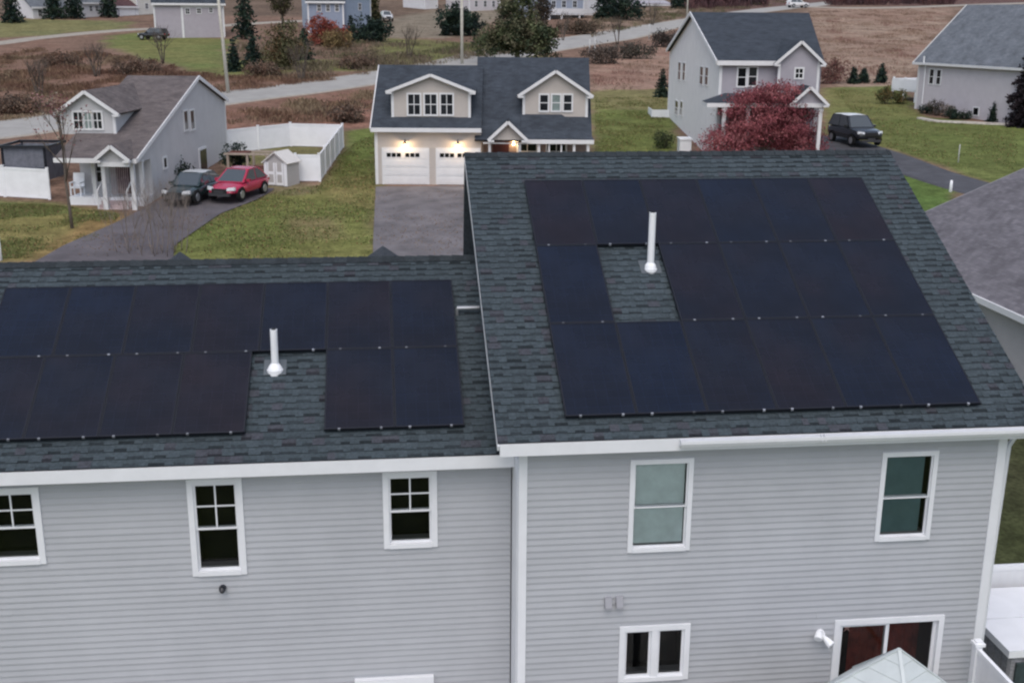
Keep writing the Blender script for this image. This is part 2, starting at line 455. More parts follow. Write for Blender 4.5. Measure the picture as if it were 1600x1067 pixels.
gx = np.concatenate([np.arange(-1500, -140, 60), np.arange(-140, -60, 2.0), np.arange(-60, 64, .5), np.arange(64, 200, 2.0), np.arange(200, 1600, 60)])
gy = np.concatenate([np.arange(-300, -20, 20), np.arange(-20, 30, 2.0), np.arange(30, 110, .5), np.arange(110, 210, 1.0), np.arange(210, 340, 3.0), np.arange(340, 1600, 40)])
ZP.append((np.array([(6.9, 3.4), (14, 3.4), (16, 16), (11, 18), (7.2, 14)]), np.array((.05, .05, .03)), np.array((.07, .085, .035)), .7))  # shade of the side yard put into the ground colour
GX, GY = np.meshgrid(gx, gy)
flat = np.stack([GX.ravel(), GY.ravel(), zg(GY).ravel()], 1)
nx, ny = len(gx), len(gy)
n1 = np.array([fbm(x, y, 5.0) for x, y in flat[:, :2]]); n2 = np.array([fbm(x, y, 5.0, 9.1) for x, y in flat[:, :2]])
n3 = np.array([fbm(x, y, 14.0, 4.4) for x, y in flat[:, :2]])
far = np.clip((flat[:, 1] - 40) / 120, 0.25, 1.2)
QX = flat[:, 0] + n1 * 1.6 * far; QY = flat[:, 1] + n2 * 2.2 * far
gc = np.tile(np.array(BRUSH), (len(flat), 1)) * (1 + .25 * n3[:, None])
gc[flat[:, 1] < 30] = (.1, .125, .045)
wild = (flat[:, 1] > 205)
gc[wild] = np.array((.14, .1, .075)) * (1 + .3 * n3[wild, None])
OFF = [(0, 0), (.9, .6), (-.8, .7), (.5, -1.0), (-.6, -.8), (1.3, -.2), (-1.3, .1)]
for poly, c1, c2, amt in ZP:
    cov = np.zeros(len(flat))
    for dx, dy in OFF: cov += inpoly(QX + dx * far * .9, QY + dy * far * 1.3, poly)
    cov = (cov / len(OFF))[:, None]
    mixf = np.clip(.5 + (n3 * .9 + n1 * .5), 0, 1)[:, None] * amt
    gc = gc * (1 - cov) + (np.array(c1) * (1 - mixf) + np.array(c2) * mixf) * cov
gc = np.clip(gc, .005, 1)
idx = np.arange(nx * ny).reshape(ny, nx)
q = np.stack([idx[:-1, :-1], idx[:-1, 1:], idx[1:, 1:], idx[1:, :-1]], -1).reshape(-1, 4)
me = bpy.data.meshes.new('ground')
me.vertices.add(len(flat)); me.vertices.foreach_set('co', flat.astype(np.float32).ravel())
me.loops.add(q.size); me.loops.foreach_set('vertex_index', q.astype(np.int32).ravel())
me.polygons.add(len(q)); me.polygons.foreach_set('loop_start', np.arange(0, q.size, 4, dtype=np.int32))
me.update(calc_edges=True)
at = me.color_attributes.new('tint', 'FLOAT_COLOR', 'POINT')
c4 = np.ones((len(flat), 4), np.float32); c4[:, :3] = gc; at.data.foreach_set('color', c4.ravel())
me.polygons.foreach_set('use_smooth', [True] * len(me.polygons))
GROUND = mat('ground_cover', (.1, .1, .06), .95, .05, attr='tint', noise=.38, nscale=1.6, bump=1.0, bscale=5)
_nt = GROUND.node_tree; _b = _nt.nodes['Principled BSDF']; _src = _b.inputs['Base Color'].links[0].from_socket
_tc = _nt.nodes.new('ShaderNodeTexCoord')
for _sc, _am in ((9.0, .3), (.35, .18)):
    _n = _nt.nodes.new('ShaderNodeTexNoise'); _n.inputs['Scale'].default_value = _sc; _n.inputs['Detail'].default_value = 3; _nt.links.new(_tc.outputs['Object'], _n.inputs['Vector'])
    _m = _nt.nodes.new('ShaderNodeMapRange'); _m.inputs[1].default_value = .3; _m.inputs[2].default_value = .7; _m.inputs[3].default_value = 1 - _am; _m.inputs[4].default_value = 1 + _am; _nt.links.new(_n.outputs['Fac'], _m.inputs[0])
    _x = _nt.nodes.new('ShaderNodeVectorMath'); _x.operation = 'MULTIPLY'; _nt.links.new(_src, _x.inputs[0]); _nt.links.new(_m.outputs[0], _x.inputs[1]); _src = _x.outputs[0]
_nt.links.new(_src, _b.inputs['Base Color'])
me.materials.append(GROUND)
ground = bpy.data.objects.new('ground', me); COL.objects.link(ground); setting(ground)

ROADM = mat('worn_asphalt', (.335, .325, .31), .9, .15, noise=.12, nscale=.6, bump=.3, bscale=30)
DRIVEM = mat('driveway_asphalt', (.15, .14, .148), .9, .2, noise=.3, nscale=.9, bump=.4, bscale=40)
DRIVED = mat('dark_asphalt', (.078, .079, .09), .85, .25, noise=.25, nscale=.9, bump=.4, bscale=40)
GRAVEL = mat('pale_gravel', (.33, .3, .26), .95, .1, noise=.25, nscale=2, bump=.6, bscale=20)
def ribbon(name, pts, widths, material, lift=.05, step=1.0):
    """a strip that follows the ground along a centre line"""
    pts = [np.array(p[:2], float) for p in pts]
    if not isinstance(widths, (list, tuple)): widths = [widths] * len(pts)
    P = []; W = []
    for i in range(len(pts) - 1):
        p0 = pts[max(i - 1, 0)]; p1 = pts[i]; p2 = pts[i + 1]; p3 = pts[min(i + 2, len(pts) - 1)]
        n = max(2, int(np.linalg.norm(p2 - p1) / step))
        for k in range(n):
            t = k / n
            P.append(.5 * ((2 * p1) + (-p0 + p2) * t + (2 * p0 - 5 * p1 + 4 * p2 - p3) * t * t + (-p0 + 3 * p1 - 3 * p2 + p3) * t ** 3)); W.append(widths[i] * (1 - t) + widths[i + 1] * t)
    P.append(pts[-1]); W.append(widths[-1]); P = np.array(P)
    T = np.gradient(P, axis=0); T /= np.linalg.norm(T, axis=1, keepdims=True); Nn = np.stack([-T[:, 1], T[:, 0]], 1)
    b = MB(); rows = []
    for p, n, ww in zip(P, Nn, W):
        row = []
        for j in range(9):
            s = (j / 8 - .5) * ww; xy = p + n * s
            row.append((xy[0], xy[1], float(zg(xy[1])) + lift + (-.35 if j in (0, 8) else 0)))
        rows.append(row)
    for a, c in zip(rows, rows[1:]):
        for j in range(8): b.face([a[j + 1], a[j], c[j], c[j + 1]])
    o = b.build(name, material); return setting(o)
def pave(name, left, right, material, lift=.04):
    """paving between two edges given from near to far, each a list of (x, y)"""
    ys = np.arange(max(left[0][1], right[0][1]), min(left[-1][1], right[-1][1]) + .01, .5)
    lx = np.interp(ys, [p[1] for p in left], [p[0] for p in left]); rx = np.interp(ys, [p[1] for p in right], [p[0] for p in right])
    b = MB()
    for i in range(len(ys) - 1):
        for k in range(6):
            f0, f1 = k / 6, (k + 1) / 6
            q = [(lx[i] + (rx[i] - lx[i]) * f0, ys[i]), (lx[i] + (rx[i] - lx[i]) * f1, ys[i]), (lx[i + 1] + (rx[i + 1] - lx[i + 1]) * f1, ys[i + 1]), (lx[i + 1] + (rx[i + 1] - lx[i + 1]) * f0, ys[i + 1])]
            b.face([(x, y, float(zg(y)) + lift) for x, y in q])
    return setting(b.build(name, material))
g = lambda px, py: tuple(ground_at(px, py)[:2])
ribbon('gravel_shoulder', [g(-160, 222), g(0, 204), g(90, 190), g(355, 153), g(470, 139), g(590, 121), g(720, 98), g(850, 72), g(960, 56), g(1065, 36), g(1180, 18), g(1300, 5), g(1450, -10)], [9.8] * 7 + [15, 12.5, 8.6, 8, 7, 7], GRAVEL, .03)
ribbon('road', [g(-160, 222), g(0, 204), g(90, 190), g(355, 153), g(470, 139), g(590, 121), g(720, 98), g(850, 72), g(960, 56), g(1065, 36), g(1180, 18), g(1300, 5), g(1450, -10)], [8.2] * 7 + [13, 10.5, 7, 6.5, 6, 6], ROADM, .07)
ribbon('side_road', [g(-200, 92), g(0, 68), g(60, 60), g(130, 53), g(210, 47), g(300, 44), g(420, 36), g(560, 30)], [4.4, 4.4, 4.2, 4, 4, 4, 4, 4], GRAVEL, .05)
ribbon('gravel_track', [g(1240, 10), g(1320, 13), g(1420, 12), g(1500, 9), g(1620, 5)], [5, 4, 4, 4, 4], GRAVEL, .05)

# ------------------------------------------------------------------ the near house
HOUSE = thing('house', 'large grey clapboard house with solar panels on its two dark shingle roofs', 'house', (0, 0, 0))
TAN_P = .5333363; PITCH = math.atan(TAN_P); CP, SP = math.cos(PITCH), math.sin(PITCH)
ZR, ZL = 5.6, 4.7475824           # z at y=0 of the two rear roof planes
YWR, YWL = -.1097, .6417          # rear walls
RX0, RX1 = -.97, 7.10             # right roof across
LX0, LX1 = -13.3, -.62
YER, YRR = -.41, 5.74             # eave and ridge y, right
YEL, YRL = .34, 4.33              # left

def clapboards(name, x0, x1, z0, z1, y, holes, parent):
    b = MB(); st = .1016; n = int((z1 - z0) / st) + 1
    for i in range(n):
        a = z0 + i * st; c = min(a + st, z1)
        segs = [(x0, x1)]
        cuts = [h for h in holes if h[2] < c - .004 and h[3] > a + .004]
        for h in cuts:
            ns = []
            for s in segs:
                if h[1] <= s[0] or h[0] >= s[1]: ns.append(s); continue
                if h[0] > s[0]: ns.append((s[0], h[0]))
                if h[1] < s[1]: ns.append((h[1], s[1]))
            segs = ns
        # courses are made of boards 3.6 m long with hairline laps
        for s in segs:
            xs = [s[0]]; q = x0 + (i * 1.37) % 3.66
            while q < s[1]:
                if q > s[0] + .05: xs.append(q)
                q += 3.66
            xs.append(s[1])
            for p, r_ in zip(xs, xs[1:]):
                e = rnd.uniform(-.002, .002)
                hm = a + (c - a) * .3
                b.face([(p, y - .014 + e, hm), (r_, y - .014 + e, hm), (r_, y - .003, c), (p, y - .003, c)])
                b.face([(p, y - .009 + e, a), (r_, y - .009 + e, a), (r_, y - .014 + e, hm), (p, y - .014 + e, hm)])
                b.face([(p, y, a), (r_, y, a), (r_, y - .009 + e, a), (p, y - .009 + e, a)])
    for h in holes:   # make up the cut courses above and below each opening
        for za, zb in ((h[3], h[3] + .125), (max(h[2] - .125, z0), h[2])):
            if zb - za > .01: b.face([(h[0], y - .007, za), (h[1], y - .007, za), (h[1], y - .007, zb), (h[0], y - .007, zb)])
    return b.build(name, SIDING, parent)

def near_window(x0, x1, z0, z1, y, kind='hung', grille=True, blind=None, label=None, cw=.085, r0=.032):
    """rear window: outside size x0..x1, z0..z1; frame, sashes, glass and dark room behind"""
    b = MB(); pr = .035
    b.box(x0, x0 + cw, y - pr, y + .06, z0, z1); b.box(x1 - cw, x1, y - pr, y + .06, z0, z1)
    b.box(x0 + cw, x1 - cw, y - pr, y + .06, z1 - cw, z1); b.box(x0 + cw, x1 - cw, y - pr - .012, y + .06, z0, z0 + cw * .8)
    ix0, ix1, iz0, iz1 = x0 + cw, x1 - cw, z0 + cw * .8, z1 - cw
    fr = b.build('window', TRIM, HOUSE)
    if label: fr['label'] = label
    # room liner
    k = MB(); dy = .42
    k.face([(ix0, y + dy, iz0), (ix1, y + dy, iz0), (ix1, y + dy, iz1), (ix0, y + dy, iz1)])
    k.face([(ix0, y + .05, iz0), (ix0, y + dy, iz0), (ix0, y + dy, iz1), (ix0, y + .05, iz1)]); k.face([(ix1, y + .05, iz0), (ix1, y + .05, iz1), (ix1, y + dy, iz1), (ix1, y + dy, iz0)])
    k.face([(ix0, y + .05, iz0), (ix1, y + .05, iz0), (ix1, y + dy, iz0), (ix0, y + dy, iz0)]); k.face([(ix0, y + .05, iz1), (ix0, y + dy, iz1), (ix1, y + dy, iz1), (ix1, y + .05, iz1)])
    k.build('room_recess', BLACK, fr)
    k = MB(); k.box(ix0 + .002, ix1 - .002, y + .062, y + .2, iz0 + .002, iz0 + .05); k.build('inner_sill', mat('dim_sill', (.16, .16, .165), .6, .3), fr)
    s = MB(); g_ = MB(); r = r0
    def pane(a, c, d, e, yy, r=r0):
        s.box(a, a + r, yy - .012, yy + .018, d, e); s.box(c - r, c, yy - .012, yy + .018, d, e)
        s.box(a + r, c - r, yy - .012, yy + .018, d, d + r); s.box(a + r, c - r, yy - .012, yy + .018, e - r, e)
        g_.face([(a + r * .6, yy, d + r * .6), (c - r * .6, yy, d + r * .6), (c - r * .6, yy, e - r * .6), (a + r * .6, yy, e - r * .6)])
    if kind == 'hung':
        mz = (iz0 + iz1) / 2 - .015
        pane(ix0, ix1, mz - .02, iz1, y + .012); pane(ix0, ix1, iz0, mz + .02, y + .042)
        if grille:
            q = MB(); xm = (ix0 + ix1) / 2; zm = (mz + iz1) / 2
            q.box(xm - .011, xm + .011, y - .004, y + .008, mz + .012, iz1 - r); q.box(ix0 + r, xm - .011, y - .004, y + .008, zm - .01, zm + .01); q.box(xm + .011, ix1 - r, y - .004, y + .008, zm - .01, zm + .01)
            q.build('grille', TRIM, fr)
    elif kind == 'twin':
        xm = (ix0 + ix1) / 2
        s.box(xm - .05, xm + .05, y - .03, y + .04, iz0, iz1)
        pane(ix0, xm - .05, iz0, iz1, y + .02, .035); pane(xm + .05, ix1, iz0, iz1, y + .02, .035)
    s.build('sash', TRIM, fr); g_.build('glass', GLASS, fr)
    if blind:
        q = MB(); st = .035; zz = iz1 - .02
        gap = blind.get('gap', 0); x1b = ix1 - .03 - gap
        while zz > iz0 + blind.get('up', .02):
            q.face([(ix0 + .03, y + .062, zz - st * .98), (x1b, y + .062, zz - st * .98), (x1b, y + .074, zz), (ix0 + .03, y + .074, zz)])
            zz -= st
        q.build('blind', mat(blind['name'], blind['col'], .7, .2, noise=.12, nscale=4), fr)
    return fr

holes_l = [(-8.28, -7.46, 3.37, 4.57), (-5.40, -4.61, 3.06, 4.60), (-2.575, -1.77, 3.37, 4.60), (-3.02, -1.92, -.2, 1.10)]
holes_r = [(.98, 1.915, 3.50, 4.955), (4.765, 5.635, 3.50, 4.93), (.91, 1.995, 1.34, 2.28), (4.27, 6.03, .1, 2.2)]
clapboards('rear_wall', -13.0, -.66, 0, 4.86, YWL, [(a + .02, c - .02, d + .02, e - .02) for a, c, d, e in holes_l], HOUSE)
clapboards('rear_wall', -.55, 6.56, 0, 5.42, YWR, [(a + .02, c - .02, d + .02, e - .02) for a, c, d, e in holes_r], HOUSE)
for h in holes_l[:3]: near_window(*h, YWL)
near_window(*holes_r[0], YWR, grille=False, blind=dict(name='pale_green_blind', col=(.70, .79, .785), up=.015), label='window with pale green blind fully drawn', cw=.07, r0=.02)
near_window(*holes_r[1], YWR, grille=False, blind=dict(name='dim_green_blind', col=(.125, .205, .21), gap=.06, up=.05), label='window with darker green blind', cw=.07, r0=.02)
near_window(*holes_r[2], YWR, kind='twin')
# sliding door with a dim red room behind it
x0, x1, z0, z1 = holes_r[3]; y = YWR
b = MB(); cw = .085
b.box(x0, x0 + cw, y - .04, y + .06, z0, z1); b.box(x1 - cw, x1, y - .04, y + .06, z0, z1); b.box(x0 + cw, x1 - cw, y - .04, y + .06, z1 - cw, z1); b.box(x0 + cw, x1 - cw, y - .05, y + .06, z0, z0 + .05)
sl = b.build('sliding_door', TRIM, HOUSE)
xm = 5.13; s = MB(); gl = MB()
for a, c, yy in ((x0 + cw, xm + .03, y + .015), (xm - .03, x1 - cw, y + .045)):
    s.box(a, a + .055, yy - .014, yy + .014, z0 + .05, z1 - cw); s.box(c - .055, c, yy - .014, yy + .014, z0 + .05, z1 - cw)
    s.box(a + .055, c - .055, yy - .014, yy + .014, z0 + .05, z0 + .13); s.box(a + .055, c - .055, yy - .014, yy + .014, z1 - cw - .05, z1 - cw)
    gl.face([(a + .04, yy, z0 + .1), (c - .04, yy, z0 + .1), (c - .04, yy, z1 - cw - .03), (a + .04, yy, z1 - cw - .03)])
s.build('sash', TRIM, sl); gl.build('glass', GLASS, sl)
k = MB(); k.box(x0 + cw, x1 - cw, y + 1.5, y + 1.52, z0, z1); k.box(x0 + cw - .02, x0 + cw, y + .06, y + 1.5, z0, z1); k.box(x1 - cw, x1 - cw + .02, y + .06, y + 1.5, z0, z1); k.box(x0 + cw, x1 - cw, y + .06, y + 1.5, z1 - .02, z1); k.box(x0 + cw, x1 - cw, y + .06, y + 1.5, z0 - .02, z0 + .01)
k.build('room_recess', mat('dim_room', (.03, .010, .010), .9, .1, noise=.6, nscale=3), sl)
k = MB()
for i in range(16):
    xa = x0 + .5 + i * .075; k.face([(xa, y + .55 + .05 * (i % 2), z0 + .05), (xa + .075, y + .55 + .05 * ((i + 1) % 2), z0 + .05), (xa + .075, y + .55 + .05 * ((i + 1) % 2), z1 - .25), (xa, y + .55 + .05 * (i % 2), z1 - .25)])
k.build('curtain', mat('dark_red_curtain', (.17, .026, .02), .9, .1, noise=.5, nscale=5), sl)
k = MB()
for i in range(5):
    a = i * 1.2566 + .3; k.face([(4.52, y + .09, 2.0), (4.52 + .028 * math.cos(a - .5), y + .088, 2.0 + .028 * math.sin(a - .5)), (4.52 + .085 * math.cos(a), y + .09, 2.0 + .085 * math.sin(a)), (4.52 + .028 * math.cos(a + .5), y + .088, 2.0 + .028 * math.sin(a + .5))])
k.build('hanging_star', mat('pink_paper', (.75, .4, .36), .7, .2), sl)
# back door whose white head trim shows at the bottom edge
x0, x1, z0, z1 = holes_l[3]
b = MB(); b.box(x0, x0 + .1, YWL - .04, YWL + .05, 0, z1 - .1); b.box(x1 - .1, x1, YWL - .04, YWL + .05, 0, z1 - .1); b.box(x0 - .06, x1 + .06, YWL - .09, YWL + .05, z1 - .1, z1 + .09)
dr = b.build('basement_door', TRIM, HOUSE)
b = MB(); b.box(x0 + .1, x1 - .1, YWL - .005, YWL + .04, .02, z1 - .1); b.build('door_leaf', TRIM, dr)

# other walls, corner boards
b = MB()
b.box(-13.0, -12.8, YWL + .02, 8.0, 0, 4.8); b.box(-13.0, -.62, 7.9, 8.02, 0, 4.8)
b.box(6.4, 6.62, YWR + .12, 6.1, 0, 5.38); b.box(-.5, 6.4, 6.0, 6.1, 0, 6.6)
b.prism_x([(YWR + .05, 5.38), (6.1, 5.38), (6.1, 6.6), (5.73, 8.45)], 6.4, 6.62); b.prism_x([(YWR + .05, 5.38), (6.1, 5.38), (6.1, 6.6), (5.73, 8.45)], -.58, -.5)
b.box(-.60, -.5, YWR + .12, 6.0, 0, 5.38); b.prism_x([(YWL + .05, 4.8), (8.0, 4.8), (4.33, 6.85)], -13.0, -12.8)
b.build('wall', lap_mat('clapboard_side', (.4, .4, .435)), HOUSE)
b = MB()
b.box(-.635, -.515, YWR - .028, YWR + .1, 0, 5.42); b.box(-.645, -.605, YWR + .1, YWL - .02, 0, 5.0)
b.build('corner_board', TRIM, HOUSE)
b = MB(); b.box(6.555, 6.69, YWR - .028, YWR + .1, 0, 5.42); b.build('corner_board', TRIM, HOUSE)

# shingled roofs: real courses of raised and low tabs
def shingles(name, x0, x1, ye, yr, zo, parent, seed, steep=None):
    q = random.Random(seed); b = MB(); L_ = (yr - ye) / CP; ex = .1435; n = int(L_ / ex) + 1
    def P(x, v, h):  # v along slope, h above plane
        return (x, ye + v * CP - h * SP, zo + ye * TAN_P + v * SP + h * CP)
    for i in range(n):
        v0 = i * ex; v1 = min(v0 + ex, L_)
        if v1 - v0 < .01: break
        x = x0 - q.uniform(0, .25); raised = q.random() < .5; rowt = q.uniform(.95, 1.05)
        while x < x1:
            wd = q.uniform(.13, .25) if not raised else q.uniform(.08, .20)
            a, c = max(x, x0), min(x + wd, x1)
            if c > a:
                t = rowt * q.uniform(.92, 1.08) * (1 + .16 * mnoise.noise(Vector((a * .9, v0 * .9, seed))))
                base = (.060 * t, .077 * t, .089 * t)
                if q.random() < .10: base = (.064 * t, .068 * t, .082 * t)
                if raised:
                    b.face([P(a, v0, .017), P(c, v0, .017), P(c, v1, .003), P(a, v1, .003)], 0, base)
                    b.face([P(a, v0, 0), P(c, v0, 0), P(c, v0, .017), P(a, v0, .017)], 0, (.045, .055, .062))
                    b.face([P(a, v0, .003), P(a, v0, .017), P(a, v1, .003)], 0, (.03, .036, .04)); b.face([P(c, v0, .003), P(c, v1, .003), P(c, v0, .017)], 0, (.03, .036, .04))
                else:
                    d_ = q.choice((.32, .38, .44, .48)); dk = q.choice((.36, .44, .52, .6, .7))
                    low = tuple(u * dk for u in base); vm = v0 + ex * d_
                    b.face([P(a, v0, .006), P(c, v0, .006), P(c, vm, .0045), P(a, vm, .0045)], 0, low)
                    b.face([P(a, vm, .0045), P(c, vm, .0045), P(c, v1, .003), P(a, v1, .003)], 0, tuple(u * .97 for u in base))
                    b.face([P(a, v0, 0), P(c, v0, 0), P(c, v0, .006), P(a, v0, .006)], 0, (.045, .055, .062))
            x += wd; raised = not raised
    # deck underneath and far slope
    zr = zo + yr * TAN_P
    th = .09
    b.slab([(x0, ye + .01, zo + ye * TAN_P), (x1, ye + .01, zo + ye * TAN_P), (x1, yr, zr - .004), (x0, yr, zr - .004)], th, 0)
    yb = 2 * yr - ye
    if steep: b.slab([(x1, yr + steep[0], zr - steep[1]), (x0, yr + steep[0], zr - steep[1]), (x0, yr, zr), (x1, yr, zr)], th, 0)
    else: b.slab([(x1, yb, zo + ye * TAN_P), (x0, yb, zo + ye * TAN_P), (x0, yr, zr), (x1, yr, zr)], th, 0)
    # ridge caps
    x = x0
    while x < x1:
        c = min(x + .2, x1); t = q.uniform(.5, .75)
        k_ = (.06 * t, .072 * t, .082 * t)
        for sg in (-1, 1):
            b.face([(x, yr, zr + .03), (c, yr, zr + .018), (c, yr + sg * .14, zr + .018 - .14 * TAN_P), (x, yr + sg * .14, zr + .03 - .14 * TAN_P)], 0, k_)
        b.face([(x, yr - .14, zr - .14 * TAN_P), (x, yr, zr), (x, yr, zr + .03), (x, yr - .14, zr + .03 - .14 * TAN_P)], 0, k_)
        x += .2
    for i_, c in enumerate(b.col):
        if c == (1, 1, 1): b.col[i_] = (.05, .06, .068)
    return b.build(name, SHINGLE, parent)
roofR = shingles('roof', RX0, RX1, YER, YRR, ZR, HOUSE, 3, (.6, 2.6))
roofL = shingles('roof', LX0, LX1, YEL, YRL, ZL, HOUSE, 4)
# front gable tips that peek over the low ridge
for px_, py_, wd in ((281, 393, .75), (598, 384, .8)):
    p_ = CAM + ray(px_, py_) * ((9.2 - CAM[1]) / ray(px_, py_)[1]); xx, pk = float(p_[0]), float(p_[2])
    b = MB()
    for sg in (-1, 1):
        b.slab([(xx, 5.1, pk), (xx, 9.2, pk), (xx + sg * wd * 1.8, 9.2, pk - 1.0), (xx + sg * wd * 1.8, 5.1 + .4, pk - 1.0)], .08)
    for i_ in range(len(b.col)): b.col[i_] = (.06, .068, .08)
    dm = b.build('front_gable_roof', SHINGLE, HOUSE)

# eaves: fascia, gutter, rakes
b = MB(); ze = ZL + YEL * TAN_P
b.box(LX0, -.65, YEL - .02, YEL + .008, ze - .2, ze - .012); b.build('fascia', TRIM, HOUSE)
b = MB(); b.box(LX0, -.65, YEL + .008, YWL - .02, ze - .2, ze - .18); b.build('soffit', TRIM, HOUSE)
ze = ZR + YER * TAN_P
b = MB(); b.box(RX0 + .03, RX1 - .03, YER - .02, YER + .008, ze - .19, ze - .012); b.build('fascia', TRIM, HOUSE)
b = MB(); b.box(-.62, RX1 - .03, YER + .008, YWR - .02, ze - .19, ze - .17); b.build('soffit', TRIM, HOUSE)
b = MB()   # gutter: K profile
gx0, gx1 = 1.6, RX1
prof = [(YER - .022, ze - .12), (YER - .10, ze - .12), (YER - .135, ze - .06), (YER - .135, ze - .012), (YER - .123, ze - .012), (YER - .121, ze - .055), (YER - .093, ze - .108), (YER - .034, ze - .108), (YER - .034, ze - .012), (YER - .022, ze - .012)]
b.prism_x(list(reversed(prof)), gx0, gx1)
b.prism_x([(YER - .13, ze - .07), (YER - .1, ze - .115), (YER - .03, ze - .115), (YER - .03, ze - .015), (YER - .13, ze - .015)], gx0, gx0 + .006)
for xx in (3.65, 3.7): b.box(xx, xx + .012, YER - .139, YER - .022, ze - .09, ze - .009)
gut = b.build('gutter', TRIM, HOUSE)
for xr in (RX0, RX1):
    b = MB()
    p0 = Vector((xr, YER, ze - .1)); p1 = Vector((xr, YRR, ZR + YRR * TAN_P - .1)); b.beam(p0 + Vector((.012 if xr < 0 else -.012, 0, .03)), p1 + Vector((.012 if xr < 0 else -.012, 0, .03)), .03, .09)
    b.build('rake_board', TRIM, HOUSE)
b = MB(); b.tube([(6.93, -.02, ze - .2), (6.83, .06, ze - .5), (6.80, .06, 3.0), (6.80, .06, .2)], .042, 6); b.build('downspout', TRIM, HOUSE)
# plumbing vents
def vent(px, py, pz, h, rb):
    b = MB(); b.tube([(px, py, pz - .15), (px + .006, py, pz + h)], .056, 14); b.tube([(px + .006, py, pz + h - .001), (px + .006, py, pz + h + .002)], .044, 14, 1)
    v_ = b.build('vent_pipe', [VINYL, BLACK], HOUSE, False)
    b = MB(); b.tube([(px, py - .02, pz - .06), (px, py - .01, pz + .02), (px, py, pz + .06), (px, py, pz + .10)], [rb, rb * .9, .09, .06], 16)
    b.tube([(px, py - .02, pz - .07), (px, py - .02, pz + .012)], rb, 16)
    b.build('vent_flashing', VINYL, v_)
    b = MB(); b.slab([(px - .17, py - .13, pz - .13 * TAN_P + .024), (px + .17, py - .13, pz - .13 * TAN_P + .024), (px + .17, py + .16, pz + .16 * TAN_P + .024), (px - .17, py + .16, pz + .16 * TAN_P + .024)], .005); b.build('flashing_sheet', mat('dull_lead_sheet', (.10, .115, .13), .6, .3), v_)
vent(1.865, 2.825, 7.107, .93, .105); vent(-4.181, 1.992, 5.81, .64, .125)
b = MB(); b.tube([(-1.3, 3.0, 6.47), (-.93, 3.0, 6.47)], .032, 8); b.tube([(-1.3, 3.0, 6.47), (-1.3, 3.0, 6.33)], .022, 8); b.build('conduit', METAL, HOUSE)
# small fittings on the walls
b = MB(); b.tube([(-4.98, YWL - .02, 2.85), (-4.98, YWL - .09, 2.85)], [.055, .05], 12); b.tube([(-4.98, YWL - .09, 2.85), (-4.98, YWL - .13, 2.83)], [.05, .03], 12, 1)
b.tube([(-4.96, YWL - .131, 2.85), (-4.96, YWL - .137, 2.852)], [.022, .012], 8, 0)
b.build('wall_spout', [FRAME_BLACK, FRAME_BLACK], HOUSE)
b = MB()
for dx in (-.085, .085): b.box(.80 + dx - .055, .80 + dx + .055, YWR - .055, YWR - .018, 2.62, 2.80); b.prism_x([(YWR - .055, 2.64), (YWR - .1, 2.62), (YWR - .1, 2.65), (YWR - .055, 2.79)], .80 + dx - .05, .80 + dx + .05)
b.build('exhaust_vent', mat('grey_vent_cover', (.33, .33, .36), .6, .3), HOUSE)
b = MB(); b.tube([(4.04, YWR - .02, 2.0), (4.04, YWR - .07, 2.0)], .07, 12)
for dx, dz in ((-.06, .05), (.08, -.07)): b.tube([(4.04 + dx * .4, YWR - .07, 2.0 + dz * .4), (4.04 + dx, YWR - .13, 2.0 + dz), (4.04 + dx * 1.6, YWR - .2, 2.0 + dz - .05)], [.03, .05, .065], 10)
lamp = b.build('flood_lamp', VINYL, HOUSE)

